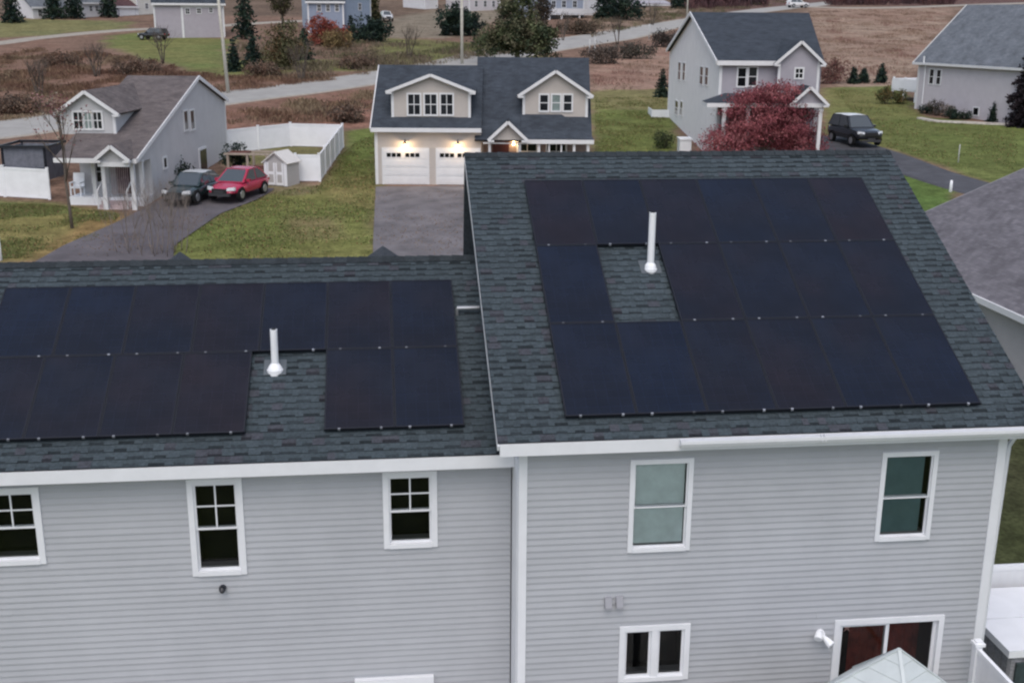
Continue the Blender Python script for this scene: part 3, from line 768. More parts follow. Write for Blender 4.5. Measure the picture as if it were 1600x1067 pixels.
# ------------------------------------------------------------------ solar panels
PV = mat('photovoltaic_cells', (.02, .022, .036), .24, .36)
def pv_nodes(m):
    nt = m.node_tree; N = nt.nodes; L = nt.links; b = N['Principled BSDF']
    tc = N.new('ShaderNodeTexCoord'); oi = N.new('ShaderNodeObjectInfo')
    br = N.new('ShaderNodeTexBrick'); br.offset = 0; br.inputs['Scale'].default_value = 1; br.inputs['Brick Width'].default_value = .166; br.inputs['Row Height'].default_value = .166
    br.inputs['Mortar Size'].default_value = .003; br.inputs['Color1'].default_value = (1, 1, 1, 1); br.inputs['Color2'].default_value = (.84, .86, .9, 1); br.inputs['Mortar'].default_value = (1.5, 1.5, 1.6, 1)
    L.new(tc.outputs['Object'], br.inputs['Vector'])
    cr = N.new('ShaderNodeValToRGB'); cr.color_ramp.elements[0].color = (.0042, .0088, .0230, 1); cr.color_ramp.elements[1].color = (.0135, .0085, .0125, 1)
    e = cr.color_ramp.elements.new(.45); e.color = (.006, .008, .0165, 1)
    nz = N.new('ShaderNodeTexNoise'); nz.inputs['Scale'].default_value = .9; nz.inputs['Detail'].default_value = 3; L.new(tc.outputs['Object'], nz.inputs['Vector'])
    mr = N.new('ShaderNodeMapRange'); mr.inputs[1].default_value = .3; mr.inputs[2].default_value = .7; mr.inputs[3].default_value = .75; mr.inputs[4].default_value = 1.3; L.new(nz.outputs['Fac'], mr.inputs[0])
    n4 = N.new('ShaderNodeTexNoise'); n4.noise_dimensions = '4D'; n4.inputs['Scale'].default_value = .75; n4.inputs['Detail'].default_value = 2; L.new(tc.outputs['Object'], n4.inputs['Vector'])
    wm = N.new('ShaderNodeMath'); wm.operation = 'MULTIPLY'; wm.inputs[1].default_value = 60; L.new(oi.outputs['Random'], wm.inputs[0]); L.new(wm.outputs[0], n4.inputs['W'])
    s1 = N.new('ShaderNodeMapRange'); s1.inputs[1].default_value = .3; s1.inputs[2].default_value = .7; L.new(n4.outputs['Fac'], s1.inputs[0])
    s2 = N.new('ShaderNodeMix'); s2.inputs[0].default_value = .55; L.new(s1.outputs[0], s2.inputs[2]); L.new(oi.outputs['Random'], s2.inputs[3]); L.new(s2.outputs[0], cr.inputs[0])
    a = N.new('ShaderNodeVectorMath'); a.operation = 'MULTIPLY'; L.new(cr.outputs[0], a.inputs[0]); L.new(br.outputs['Color'], a.inputs[1])
    c = N.new('ShaderNodeVectorMath'); c.operation = 'MULTIPLY'; L.new(a.outputs[0], c.inputs[0]); L.new(mr.outputs[0], c.inputs[1])
    L.new(c.outputs[0], b.inputs['Base Color'])
    r2 = N.new('ShaderNodeMapRange'); r2.inputs[1].default_value = .3; r2.inputs[2].default_value = .7; r2.inputs[3].default_value = .2; r2.inputs[4].default_value = .34; L.new(nz.outputs['Fac'], r2.inputs[0]); L.new(r2.outputs[0], b.inputs['Roughness'])
pv_nodes(PV)
PCACHE = {}
def solar(x, v, w_, l_, xo, yo, zo, label, group):
    """panel lying on a roof: lower left corner x, distance v up the slope from (yo,zo)"""
    key = (round(w_, 3), round(l_, 3)); h = .092
    o = thing('solar_panel', label, 'solar panel', (xo + x, yo + v * CP - h * SP, zo + v * SP + h * CP), 0, group)
    o.rotation_euler = (PITCH, 0, 0)
    if key not in PCACHE:
        gp = .006
        b = MB(); fw = .022
        b.box(gp / 2, w_ - gp / 2, gp / 2, gp / 2 + fw, -.04, 0); b.box(gp / 2, w_ - gp / 2, l_ - gp / 2 - fw, l_ - gp / 2, -.04, 0)
        b.box(gp / 2, gp / 2 + fw, gp / 2 + fw, l_ - gp / 2 - fw, -.04, 0); b.box(w_ - gp / 2 - fw, w_ - gp / 2, gp / 2 + fw, l_ - gp / 2 - fw, -.04, 0)
        for yy in (.35, l_ - .35): b.box(0, w_, yy - .02, yy + .02, -.082, -.04)
        f_ = b.build('frame', mat('panel_frame', (.011, .0125, .019), .45, .3), o)
        b = MB(); b.box(gp / 2 + fw, w_ - gp / 2 - fw, gp / 2 + fw, l_ - gp / 2 - fw, -.03, -.004); c_ = b.build('cell_sheet', PV, o)
        cl = []
        for xx in (.22, w_ - .2):
            b = MB(); b.box(xx - .017, xx + .017, -.010, .016, -.03, .005); b.box(xx - .008, xx + .008, -.005, .008, .005, .011); cl.append(b.build('clamp', CLAMP, o))
        PCACHE[key] = [f_, c_] + cl
    else:
        for src in PCACHE[key]:
            d = src.copy(); COL.objects.link(d); d.parent = o
    return o
ORD = ['first', 'second', 'third', 'fourth', 'fifth', 'sixth', 'seventh']
PW = 1.033; rowsR = [1.9377, 1.8969, 1.8234]; GR = 'solar panels on the taller roof'; GL = 'solar panels on the lower roof'
vv = -.075; names = ['bottom', 'middle', 'top']
for r_ in range(3):
    for c_ in range(6):
        if r_ == 1 and c_ == 1: continue
        if r_ == 1: lb = ('black solar panel left of the vent gap, middle row of the taller roof' if c_ == 0 else 'black solar panel, %s right of the vent gap, middle row of the taller roof' % ORD[c_ - 2])
        else: lb = 'black solar panel, %s from left in the %s row of the taller roof' % (ORD[c_], names[r_])
        solar(.02 + c_ * PW, vv, PW, rowsR[r_] * .995, .0, 0, ZR, lb, GR)
    vv += rowsR[r_] * .995
lx, ly, lz = -1.3195, .87047, 5.2118
for c_ in range(7):
    solar(-(c_ + 1) * PW - .02, -.085 + 1.6772, PW, 1.6184, lx, ly, lz, 'black solar panel, %s from right in the upper row of the lower roof' % ORD[c_], GL)
for c_ in range(6):
    if c_ < 2: xx = -(c_ + 1) * PW - .02; lb = 'black solar panel just right of the vent gap, lower row of the lower roof' if c_ else 'black solar panel at the right end of the lower row, lower roof'
    else: xx = -3.2 - .02 - (c_ - 1) * PW; lb = 'black solar panel, %s left of the vent gap, lower row of the lower roof' % ORD[c_ - 2]
    solar(xx, -.085, PW, 1.6772, lx, ly, lz, lb, GL)

# ------------------------------------------------------------------ houses farther off: helpers
def wbox(b, ax, pos, sg, a0, a1, d0, d1, z0, z1, mi=0):
    if ax == 'y': b.box(a0, a1, pos + sg * d0, pos + sg * d1, z0, z1, mi)
    else: b.box(pos + sg * d0, pos + sg * d1, a0, a1, z0, z1, mi)
def hwin(parent, ax, pos, sg, a0, a1, z0, z1, cols=1, rows=2, glass=None, trim=None, cw=.09):
    """window on a wall: ax 'y' faces +-y, 'x' faces +-x; trim frame with bars, glass as sub-part"""
    b = MB(); t = trim or TRIM_FAR
    if a0 > a1: a0, a1 = a1, a0
    wbox(b, ax, pos, sg, a0 - cw, a0, 0, .05, z0 - cw, z1 + cw); wbox(b, ax, pos, sg, a1, a1 + cw, 0, .05, z0 - cw, z1 + cw)
    wbox(b, ax, pos, sg, a0, a1, 0, .05, z1, z1 + cw); wbox(b, ax, pos, sg, a0, a1, 0, .06, z0 - cw, z0)
    for i in range(1, cols):
        x = a0 + (a1 - a0) * i / cols; wbox(b, ax, pos, sg, x - .02, x + .02, .012, .03, z0, z1)
    for i in range(1, rows):
        z = z0 + (z1 - z0) * i / rows; wbox(b, ax, pos, sg, a0, a1, .012, .034 if i * 2 == rows else .028, z - .022, z + .022)
    f = b.build('window', t, parent)
    g_ = MB(); wbox(g_, ax, pos, sg, a0, a1, .002, .014, z0, z1); g_.build('glass', glass or GLASS_FAR, f)
    return f
def px_win(parent, F, px0, px1, py0, py1, y=None, x=None, **k):
    """window given by its glass corners in the photo, on the wall plane local y (or local x)"""
    pm = ((px0 + px1) / 2, (py0 + py1) / 2)
    if y is not None:
        a0 = F.at(px0, pm[1], y)[0]; a1 = F.at(px1, pm[1], y)[0]; z0 = F.at(pm[0], py1, y)[1]; z1 = F.at(pm[0], py0, y)[1]
        return hwin(parent, 'y', y, -1, a0, a1, z0, z1, **k)
    a0 = F.side(px0, pm[1], x)[0]; a1 = F.side(px1, pm[1], x)[0]; z0 = F.side(pm[0], py1, x)[1]; z1 = F.side(pm[0], py0, x)[1]
    return hwin(parent, 'x', x, k.pop('sg', -1), a0, a1, z0, z1, **k)
def gable_front(parent, name, x0, x1, yf, yb, z0, ze, zp, wall, roofm, over=.28, drop=.0, th=.1, trimw=.16, corner=True):
    """walls, roof and white trim of a cross gable or dormer facing -y"""
    xm = (x0 + x1) / 2; sl = (zp - ze) / (xm - x0)
    b = MB(); b.prism_y([(x0, z0), (x1, z0), (x1, ze), (xm, zp), (x0, ze)], yf, yb); b.build(name, wall, parent)
    b = MB(); zo = .12; ov = over
    for sg in (-1, 1):
        xe = xm + sg * (xm - x0 + ov); zz = zp + zo - sl * (xm - x0 + ov)
        b.slab([(xm, yf - .25, zp + zo), (xe, yf - .25, zz), (xe, yb, zz), (xm, yb, zp + zo)], th)
    b.build(name + '_roof', roofm, parent)
    b = MB()
    for sg in (-1, 1):
        xe = xm + sg * (xm - x0 + ov); zz = zp + zo - sl * (xm - x0 + ov)
        b.beam((xm, yf - .27, zp + zo - .07), (xe, yf - .27, zz - .07), .05, trimw, up=(0, 0, 1))
        b.beam((xe - sg * .32, yf - .14, zz - .1 + .0), (xe, yf - .14, zz - .1), .28, .1)
        if corner: b.box(min(x0, x0 + .0) - .02 if sg < 0 else x1 - .12, x0 + .12 if sg < 0 else x1 + .02, yf - .025, yf + .1, z0, ze + .02)
    b.build(name + '_trim', TRIM_FAR, parent)
def solve(f, lo, hi):
    a = f(lo)
    for _ in range(60):
        mid = (lo + hi) / 2; v = f(mid)
        if (v > 0) == (a > 0): lo = mid
        else: hi = mid
    return (lo + hi) / 2

SH_BLUE = shingle_mat('blue_black_shingle', (.056, .066, .082), (.042, .05, .063))
SH_BROWN = shingle_mat('brown_grey_shingle', (.15, .128, .126), (.11, .096, .097))
SH_GREY = shingle_mat('weathered_grey_shingle', (.17, .162, .178), (.125, .118, .132), .22, .13)
SH_SLATE = shingle_mat('slate_grey_shingle', (.165, .18, .205), (.13, .145, .165))
SH_MAROON = shingle_mat('maroon_shingle', (.11, .06, .065), (.085, .05, .055))
BEIGE = lap_mat('beige_clapboard', (.50, .455, .42)); GREYS = lap_mat('mid_grey_clapboard', (.52, .515, .525)); PALE = lap_mat('pale_grey_clapboard', (.79, .775, .765))
ROSE = lap_mat('rose_grey_clapboard', (.55, .52, .55)); BLUEG = lap_mat('blue_grey_clapboard', (.27, .31, .40)); CREAM = lap_mat('cream_clapboard', (.62, .6, .56)); MAUVE = lap_mat('mauve_clapboard', (.38, .36, .40))
WARM = mat('lit_lamp_glass', (1, .8, .5), emit=(1, .66, .32), estr=14)
DOORRED = mat('dark_red_door', (.055, .014, .016), .5, .4)

# ---- the beige house with two garage doors
o = ground_at(588, 288); MF = Frame(o, -6.3)
MH = thing('house', 'beige house with two white garage doors under lit lamps and two front gables', 'house', o, R(-6.3))
gw = MF.at(752, 260, 0)[0]; ze = MF.at(660, 201, -.3)[1]; zr = 6.35; yr = solve(lambda y: MF.at(660, 102, y)[1] - (ze + (y + .3) * .62), 1, 9); zr = MF.at(660, 102, yr)[1]
rx = MF.at(921, 200, 1.5)[0]
yb = 2 * yr + .3
b = MB(); b.prism_x([(0, -.3), (yb - .3, -.3), (yb - .3, ze), (yr, zr - .12), (0, ze)], 0.0, gw); b.build('garage_wall', BEIGE, MH)
b = MB(); xl = MF.at(579, 198, -.3)[0]; xl2 = MF.at(752, 198, -.3)[0]
b.slab([(xl, -.3, ze), (xl2, -.3, ze), (xl2, yr, zr), (xl, yr, zr)], .12); b.slab([(xl2, yb, ze), (xl, yb, ze), (xl, yr, zr), (xl2, yr, zr)], .12); b.build('garage_roof', SH_BLUE, MH)
b = MB(); b.box(xl, xl2, -.36, -.3, ze - .2, ze + .02); b.box(-.03, .13, -.03, .1, -.2, ze - .15); b.box(xl, xl2, -.3, 0, ze - .2, ze - .17)
b.beam((xl - .03, -.3, ze - .08), (xl - .03, yr, zr - .08), .05, .18); b.build('trim', TRIM_FAR, MH)
# garage doors
for p0, p1 in ((597, 671), (681, 751)):
    x0 = MF.at(p0, 260, 0)[0]; x1 = MF.at(p1, 260, 0)[0]; zt = MF.at(640, 234, 0)[1]
    b = MB(); b.box(x0, x1, -.05, .02, 0, zt + .1); fr = b.build('garage_door', TRIM_FAR, MH)
    b = MB(); n = 4
    for i in range(n):
        za = .02 + (zt - .04) * i / n; zb = .02 + (zt - .04) * (i + 1) / n - .02; b.box(x0 + .1, x1 - .1, -.075, -.05, za, zb)
        if i < 3:
            for k in range(4):
                xa = x0 + .18 + (x1 - x0 - .36) * k / 4; b.box(xa + .03, xa + (x1 - x0 - .36) / 4 - .03, -.083, -.075, za + .08, zb - .08)
    b.build('door_panel', TRIM_FAR, fr)
    b = MB(); za = MF.at(640, 245.5, -.08)[1]; zb = MF.at(640, 239.5, -.08)[1]
    for c in (.29, .68):
        for k in range(3):
            xa = x0 + (x1 - x0) * c + (k - 1) * .27 - .1; b.box(xa - .1, xa + .12, -.088, -.074, za, zb)
    b.build('door_window', GLASS_DARK, fr)
    xm = (x0 + x1) / 2
    b = MB(); zl = zt + .38; b.tube([(xm, -.01, zl + .12), (xm, -.18, zl + .2), (xm, -.3, zl + .1)], .018, 6); b.tube([(xm, -.3, zl + .12), (xm, -.3, zl + .04), (xm, -.3, zl - .03)], [.03, .06, .14], 12, 0, False)
    la = b.build('gooseneck_lamp', FRAME_BLACK, MH)
    b = MB(); b.tube([(xm, -.3, zl + .02), (xm, -.3, zl - .05)], [.03, .045], 10); b.build('bulb', WARM, la)
    pl = bpy.data.lights.new('garage_light', 'POINT'); pl.energy = 20; pl.color = (1, .68, .36); pl.shadow_soft_size = .06
    po = bpy.data.objects.new('garage_light', pl); COL.objects.link(po); po.parent = MH; po.location = (xm, -.34, zl - .1)
# left dormer
yd = .55
x0 = MF.at(612, 165, yd)[0]; x1 = MF.at(735, 165, yd)[0]
gable_front(MH, 'dormer', x0, x1, yd, yr - .3, MF.at(670, 191, yd)[1], MF.at(670, 143, yd)[1], MF.at(671, 119, yd)[1], BEIGE, SH_BLUE)
for a, c in ((638, 656), (664, 682), (689, 707)): px_win(MH, MF, a, c, 148, 179, y=yd, cols=2, rows=2)
# main block
ze2 = MF.at(850, 219, -.3)[1]; yr2 = solve(lambda y: MF.at(830, 90, y)[1] - (ze2 + (y + .3) * .66), 1, 10); zr2 = MF.at(830, 90, yr2)[1]
xa = gw - .2; xb = MF.at(920, 100, yr2)[0]; yw = 1.5
b = MB(); yb2 = 2 * yr2 + .3; b.prism_x([(yw, -.3), (yb2 - .3, -.3), (yb2 - .3, ze2), (yr2, zr2 - .12), (yw, ze2 + (yw + .3) * .62)], xa, xb - .25); b.build('wall', BEIGE, MH)
b = MB(); b.slab([(xa - .15, -.3, ze2), (MF.at(925, 219, -.3)[0], -.3, ze2), (xb, yr2, zr2), (xa - .15, yr2, zr2)], .12); b.slab([(xb, yb2, ze2), (xa - .15, yb2, ze2), (xa - .15, yr2, zr2), (xb, yr2, zr2)], .12); b.build('roof', SH_BLUE, MH)
b = MB(); xe = MF.at(928, 219, -.3)[0]; b.box(MF.at(815, 219, -.3)[0], xe, -.36, -.3, ze2 - .2, ze2 + .02); b.box(gw + .1, xe, -.3, -.05, ze2 - .22, ze2 - .16); b.build('porch_beam', TRIM_FAR, MH)
yd = 1.35
x0 = MF.at(817, 170, yd)[0]; x1 = MF.at(918, 170, yd)[0]
gable_front(MH, 'gable', x0, x1, yd, yr2 - .2, MF.at(870, 212, yd)[1], MF.at(870, 147, yd)[1], MF.at(868, 113, yd)[1], BEIGE, SH_BLUE)
for a, c in ((844, 856), (863, 875), (881, 893)): px_win(MH, MF, a, c, 149, 173, y=yd, cols=1, rows=2, glass=GLASS_PALE if a == 863 else None)
# porch roof in front of the gable, small entry gable
zj = MF.at(840, 179, yd)[1]
b = MB(); b.slab([(x0 - .1, -.34, ze2 + .05), (xe, -.34, ze2 + .05), (MF.at(878, 179, yd)[0], yd, zj), (x0 - .1, yd, zj)], .1); b.slab([(xe, -.34, ze2 + .05), (xe, yd, ze2 + .05), (MF.at(878, 179, yd)[0], yd, zj)], .08); b.build('porch_roof', SH_BLUE, MH)
x0 = MF.at(768, 213, -.5)[0]; x1 = MF.at(819, 213, -.5)[0]
gable_front(MH, 'entry_gable', x0, x1, -.5, 2.6, MF.at(790, 219, -.5)[1], MF.at(790, 216, -.5)[1], MF.at(792, 192, -.5)[1], BEIGE, SH_BLUE, over=.18, corner=False)
for p in (765, 812, 842, 858, 877, 897, 919):
    xx = MF.at(p, 230, -.15)[0]; b = MB(); wd = .07 if p in (765, 812, 842, 897, 919) else .04
    b.box(xx - wd, xx + wd, -.22, -.08, .3, ze2 - .2); b.box(xx - wd - .03, xx + wd + .03, -.25, -.05, .3, .45); b.build('porch_post', TRIM_FAR, MH)
b = MB(); b.box(gw + .05, xe - .2, -.3, yw, -.2, .3); b.build('porch_floor', CONCRETE, MH)
b = MB(); b.box(gw + .1, xe - .3, yw - .02, yw, .3, ze2 + .1); b.build('porch_wall', mat('faded_rose_board', (.26, .2, .185), .7, .2, noise=.2, nscale=2), MH)
hwin(MH, 'y', yw - .03, -1, gw + 2.0, gw + 3.0, .9, 2.4, cols=2, glass=GLASS_DARK); hwin(MH, 'y', yw - .03, -1, gw + 3.6, gw + 4.6, .9, 2.4, cols=2, glass=GLASS_DARK)
b = MB(); b.box(gw + .6, gw + 1.5, yw - .06, yw - .02, .3, 2.45); b.build('front_door', DOORRED, MH)
b = MB(); b.tube([(gw + 1.75, yw - .1, 2.25), (gw + 1.75, yw - .1, 2.0)], [.05, .07], 8); b.build('porch_lamp', WARM, MH)
pl = bpy.data.lights.new('porch_light', 'POINT'); pl.energy = 11; pl.color = (1, .68, .38); pl.shadow_soft_size = .1
po = bpy.data.objects.new('porch_light', pl); COL.objects.link(po); po.parent = MH; po.location = (gw + 1.75, yw - .35, 2.1)
# drive
L0 = MF.world(.0, -.2, 0); R0 = MF.world(gw + .1, -.2, 0)
pave('driveway', [(g(583, 430)), (g(583, 380)), tuple(L0[:2])], [g(752, 430), g(750, 380), tuple(R0[:2])], DRIVEM, .05)
pave('footpath', [(g(744, 470)), (g(742, 380)), tuple(MF.world(gw + .35, -.8, 0)[:2])], [g(756, 470), g(752, 380), tuple(MF.world(gw + .9, -.8, 0)[:2])], CONCRETE, .09)

# ---- the grey house with a dormer, left
o = ground_at(228, 322); LF = Frame(o, -8.7)
LH = thing('house', 'mid grey house with brown roof, dormer and white front porch, beside two parked cars', 'house', o, R(-8.7))
ef = LF.side(208, 249, 0); pk = LF.side(306, 119, 0); eb = LF.side(352, 155, 0)
xl = LF.at(103, 246, ef[0])[0]
xr = LF.at(182, 114, pk[0])[0]; xL = (xl + xr) / 2
bk = LF.side(357, 256, 0)[0]; fy = 1.15
slf = (pk[1] - ef[1]) / (pk[0] - ef[0])
b = MB(); b.prism_x([(fy, -.6), (eb[0] - .15, -.6), (eb[0] - .15, eb[1] - .15), (pk[0], pk[1] - .16), (fy, ef[1] + (fy - ef[0]) * slf - .16)], xL + .25, 0)
b.prism_x([(ef[0] + .15, ef[1] - .25), (fy, ef[1] - .25), (fy, ef[1] + (fy - ef[0]) * slf - .18), (ef[0] + .15, ef[1] + .15 * slf - .18)], -.12, 0)
b.build('wall', GREYS, LH)
b = MB(); b.slab([(xL, ef[0], ef[1]), (.16, ef[0], ef[1]), (.16, pk[0], pk[1]), (xL, pk[0], pk[1])], .12)
b.slab([(.16, eb[0], eb[1]), (xL, eb[0], eb[1]), (xL, pk[0], pk[1]), (.16, pk[0], pk[1])], .12); b.build('roof', SH_BROWN, LH)
b = MB()
b.beam((.18, ef[0], ef[1] - .07), (.18, pk[0], pk[1] - .07), .05, .2); b.beam((.18, eb[0], eb[1] - .07), (.18, pk[0], pk[1] - .07), .05, .2)
b.box(xL, .16, ef[0] - .05, ef[0], ef[1] - .2, ef[1] + .01); b.box(.0, .025, eb[0] - .3, eb[0] - .14, -.3, eb[1] - .2); b.build('trim', TRIM_FAR, LH)
# dormer
def roofz(y): return ef[1] + (y - ef[0]) * slf
yd = solve(lambda y: LF.at(180, 209, y)[1] - roofz(y), ef[0], pk[0])
x0 = LF.at(97, 190, yd)[0]; x1 = LF.at(180, 190, yd)[0]
gable_front(LH, 'dormer', x0, x1, yd, pk[0] - .1, roofz(yd) - .05, LF.at(178, 175, yd)[1], LF.at(128, 145, yd)[1], GREYS, SH_BROWN)
px_win(LH, LF, 116, 130, 176, 201, y=yd, cols=2, rows=2); px_win(LH, LF, 132, 144, 176, 201, y=yd, cols=2, rows=2, glass=GLASS_PALE); px_win(LH, LF, 146, 159, 176, 201, y=yd, cols=2, rows=2)
# side windows and door
px_win(LH, LF, 287, 293, 174, 203, x=0, sg=1, rows=1); px_win(LH, LF, 297, 303, 173, 202, x=0, sg=1, rows=1); px_win(LH, LF, 255, 260, 247, 262, x=0, sg=1, rows=1)
a0 = LF.side(312, 255, 0)[0]; a1 = LF.side(322, 255, 0)[0]; zb = LF.side(318, 277, 0)[1]; zt = LF.side(318, 233, 0)[1]
b = MB(); b.box(0, .06, a0 - .12, a1 + .12, zb, zt + .12); d_ = b.build('side_door', TRIM_FAR, LH)
b = MB(); b.box(.05, .075, a0, a1, zt - 1.3, zt); b.build('door_glass', GLASS_FAR, d_)
# porch
b = MB(); b.box(xL + .1, 0, -.12, fy, -.5, .42); b.build('porch_base', VINYL, LH)
for p in (148, 163, 208, 222):
    yp = -.9 if p in (163, 208) else .07; zf_ = -.4 if p in (163, 208) else .42
    xx = LF.at(p, 280, yp)[0]; b = MB(); b.box(xx - .09, xx + .09, yp - .09, yp + .09, zf_, ef[1] - .18); b.box(xx - .12, xx + .12, yp - .12, yp + .12, zf_, .55); b.box(xx - .12, xx + .12, yp - .12, yp + .12, ef[1] - .3, ef[1] - .18); b.build('porch_post', TRIM_FAR, LH)
ye_ = ef[0] - .3
x0 = LF.at(152, 247, ye_)[0]; x1 = min(LF.at(203, 247, ye_)[0], -.1)
gable_front(LH, 'entry_gable', x0, x1, ye_, 2.2, LF.at(177, 255, ye_)[1], LF.at(177, 250, ye_)[1], LF.at(173, 230, ye_)[1], GREYS, SH_BROWN, over=.1, corner=False)
zb_ = LF.at(177, 256, ye_)[1]; b = MB(); b.box(x0, x1, ye_ - .06, ye_ + .1, zb_ - .14, zb_ + .06); b.build('entry_beam', TRIM_FAR, LH)
xs0 = LF.at(160, 318, -.3)[0]; xs1 = LF.at(209, 318, -.3)[0]
b = MB()
for i in range(3): b.box(xs0, xs1, -.12 - .28 * (i + 1), -.12 - .28 * i, -.5, .28 - .14 * i)
b.build('steps', mat('faded_pink_board', (.5, .4, .4), .7, .2, noise=.15, nscale=4), LH)
b = MB()
for xx in (xs0 + .06, xs1 - .06):
    b.tube([(xx, -.95, .0), (xx, -.95, .85)], .04, 6); b.beam((xx, -.95, .82), (xx, -.1, 1.3), .05, .07)
b.build('stair_rail', TRIM_FAR, LH)
xd = LF.at(197, 280, fy)[0]
b = MB(); b.box(xd - .45, xd + .45, fy - .05, fy, .42, 2.4); b.build('front_door', DOORRED, LH)
b = MB()
for k in range(9): xx = xs0 + .3 + k * .1; b.tube([(xx, .35, .5), (xx + .02, .4, 1.9)], .025, 5)
b.build('porch_screen', mat('faded_fabric', (.42, .34, .35), .8, .1, noise=.3, nscale=5), LH)
hwin(LH, 'y', fy, -1, xL + .9, xL + 1.6, 1.0, 2.0, cols=1, rows=2); hwin(LH, 'y', fy, -1, xd - 1.6, xd - 1.0, 1.0, 2.0, cols=1, rows=2)
# porch chair
p = LF.world(LF.at(121, 295, .5)[0], .5, .42)
ch = thing('porch_chair', 'white armchair on the porch of the mid grey house', 'chair', p, R(-8.7))
b = MB(); b.box(-.28, .28, -.25, .25, .36, .42); b.build('seat', VINYL, ch)
b = MB(); b.hexa([(-.28, .2, .42), (.28, .2, .42), (.28, .26, .42), (-.28, .26, .42), (-.28, .34, 1.05), (.28, .34, 1.05), (.28, .4, 1.05), (-.28, .4, 1.05)]); b.build('backrest', VINYL, ch)
for sx in (-.25, .25):
    for sy in (-.22, .22):
        b = MB(); b.box(sx - .03, sx + .03, sy - .03, sy + .03, 0, .36); b.build('leg', VINYL, ch)
    b = MB(); b.box(sx - .04, sx + .04, -.27, .25, .6, .65); b.box(sx - .03, sx + .03, -.25, -.2, .42, .6); b.build('armrest', VINYL, ch)
# its drive
pave('driveway', [g(30, 425), g(100, 385), g(180, 350), tuple(LF.world(.15, -.6, 0)[:2]), tuple(LF.world(.3, 2, 0)[:2]), tuple(LF.world(.3, 5.2, 0)[:2])],
     [g(270, 425), g(272, 385), g(345, 335), g(400, 314), g(425, 300), tuple((LF.world(5.2, 5.2, 0))[:2])], mat('purple_grey_asphalt', (.115, .105, .115), .9, .2, noise=.25, nscale=.8, bump=.4, bscale=40), .05)

# ---- the tall pale house behind the red maple
o = ground_at(1117, 256); RF = Frame(o, -6.5)
RH = thing('house', 'tall pale grey house with dark blue roof behind the dark red tree', 'house', o, R(-6.5))
ze = RF.at(1170, 96, -.3)[1]; yb = RF.side(1047, 90, 0)[0]; 
xr = RF.at(1283, 110, 0)[0]; yr = yb / 2; zr = RF.at(1180, 20, yr)[1]
b = MB(); b.prism_x([(0, -.5), (yb, -.5), (yb, ze), (yr, zr - .18), (0, ze)], 0, .1); b.build('side_wall', PALE, RH)
b = MB(); b.prism_x([(0, -.5), (yb, -.5), (yb, ze), (yr, zr - .18), (0, ze)], .1, xr); b.build('wall', MAUVE, RH)
sl = (zr - ze) / (yr + .3)
x_r = RF.at(1262, 20, yr)[0]; zbk = zr - (yb + .3 - yr) * sl
b = MB(); b.slab([(-.25, -.3, ze), (xr + .1, -.3, ze), (x_r + .1, yr, zr), (-.25, yr, zr)], .14); b.slab([(xr + .1, yb + .3, zbk), (-.25, yb + .3, zbk), (-.25, yr, zr), (x_r + .1, yr, zr)], .14); b.build('roof', SH_BLUE, RH)
b = MB(); b.beam((-.27, -.3, ze - .08), (-.27, yr, zr - .08), .06, .24); b.beam((-.27, yb + .3, zbk - .08), (-.27, yr, zr - .08), .06, .24)
b.box(-.25, RF.at(1215, 96, -.3)[0], -.36, -.3, ze - .25, ze + .02); b.box(-.03, .14, -.03, .14, -.3, ze - .15); b.box(-.03, .1, yb - .14, yb + .03, -.3, ze - .1); b.build('trim', TRIM_FAR, RH)
for q in ((1060, 1064, 98, 125), (1067, 1071, 99, 126), (1094, 1099, 105, 132), (1102, 1107, 106, 133), (1055, 1060, 158, 180), (1063, 1067, 159, 181)):
    px_win(RH, RF, *q, x=0, rows=2, cw=.06)
px_win(RH, RF, 1153, 1165, 107, 135, y=0, rows=2, glass=GLASS_DARK); px_win(RH, RF, 1170, 1182, 106, 134, y=0, rows=2)
x0 = RF.at(1217, 100, -.5)[0]; x1 = RF.at(1281, 100, -.5)[0]
gable_front(RH, 'gable', x0, x1, -.5, yr, -.3, RF.at(1250, 96, -.5)[1], RF.at(1253, 67, -.5)[1], MAUVE, SH_BLUE, over=.3)
px_win(RH, RF, 1243, 1254, 108, 122, y=-.5, cols=2, rows=2, glass=GLASS_DARK)
# porch
zp = RF.at(1150, 162, -2)[1]; zj = RF.at(1160, 146, 0)[1]; x0 = RF.at(1105, 162, -2)[0]; x1 = RF.at(1240, 162, -2)[0]
b = MB(); b.slab([(x0, -2, zp), (x1, -2, zp), (x1, -.02, zj), (.35, -.02, zj)], .12); b.slab([(x0, -2, zp), (.35, -.02, zj), (x0, -.02, zp)], .1); b.build('porch_roof', SH_BLUE, RH)
b = MB(); b.box(x0, x1, -2.05, -2, zp - .22, zp + .01); b.box(x0, x0 + .05, -2, 0, zp - .22, zp - .0); b.build('porch_beam', TRIM_FAR, RH)
for p in (1131, 1168, 1281):
    yy = -1.85 if p < 1200 else -2.2
    xx = RF.at(p, 185, yy)[0]; b = MB(); b.box(xx - .1, xx + .1, yy - .1, yy + .1, -.2, zp - .2); b.box(xx - .14, xx + .14, yy - .14, yy + .14, zp - .4, zp - .22); b.build('porch_post', TRIM_FAR, RH)
x0 = RF.at(1240, 160, -2.4)[0]; x1 = RF.at(1287, 160, -2.4)[0]
gable_front(RH, 'entry_gable', x0, x1, -2.4, -.4, RF.at(1262, 166, -2.4)[1], RF.at(1262, 160, -2.4)[1], RF.at(1264, 138, -2.4)[1], MAUVE, SH_BLUE, over=.25, corner=False)
b = MB(); zz = RF.at(1262, 165, -2.4)[1]; b.box(x0 - .1, x1 + .1, -2.45, -2.35, zz - .12, zz + .12); b.build('entry_beam', TRIM_FAR, RH)
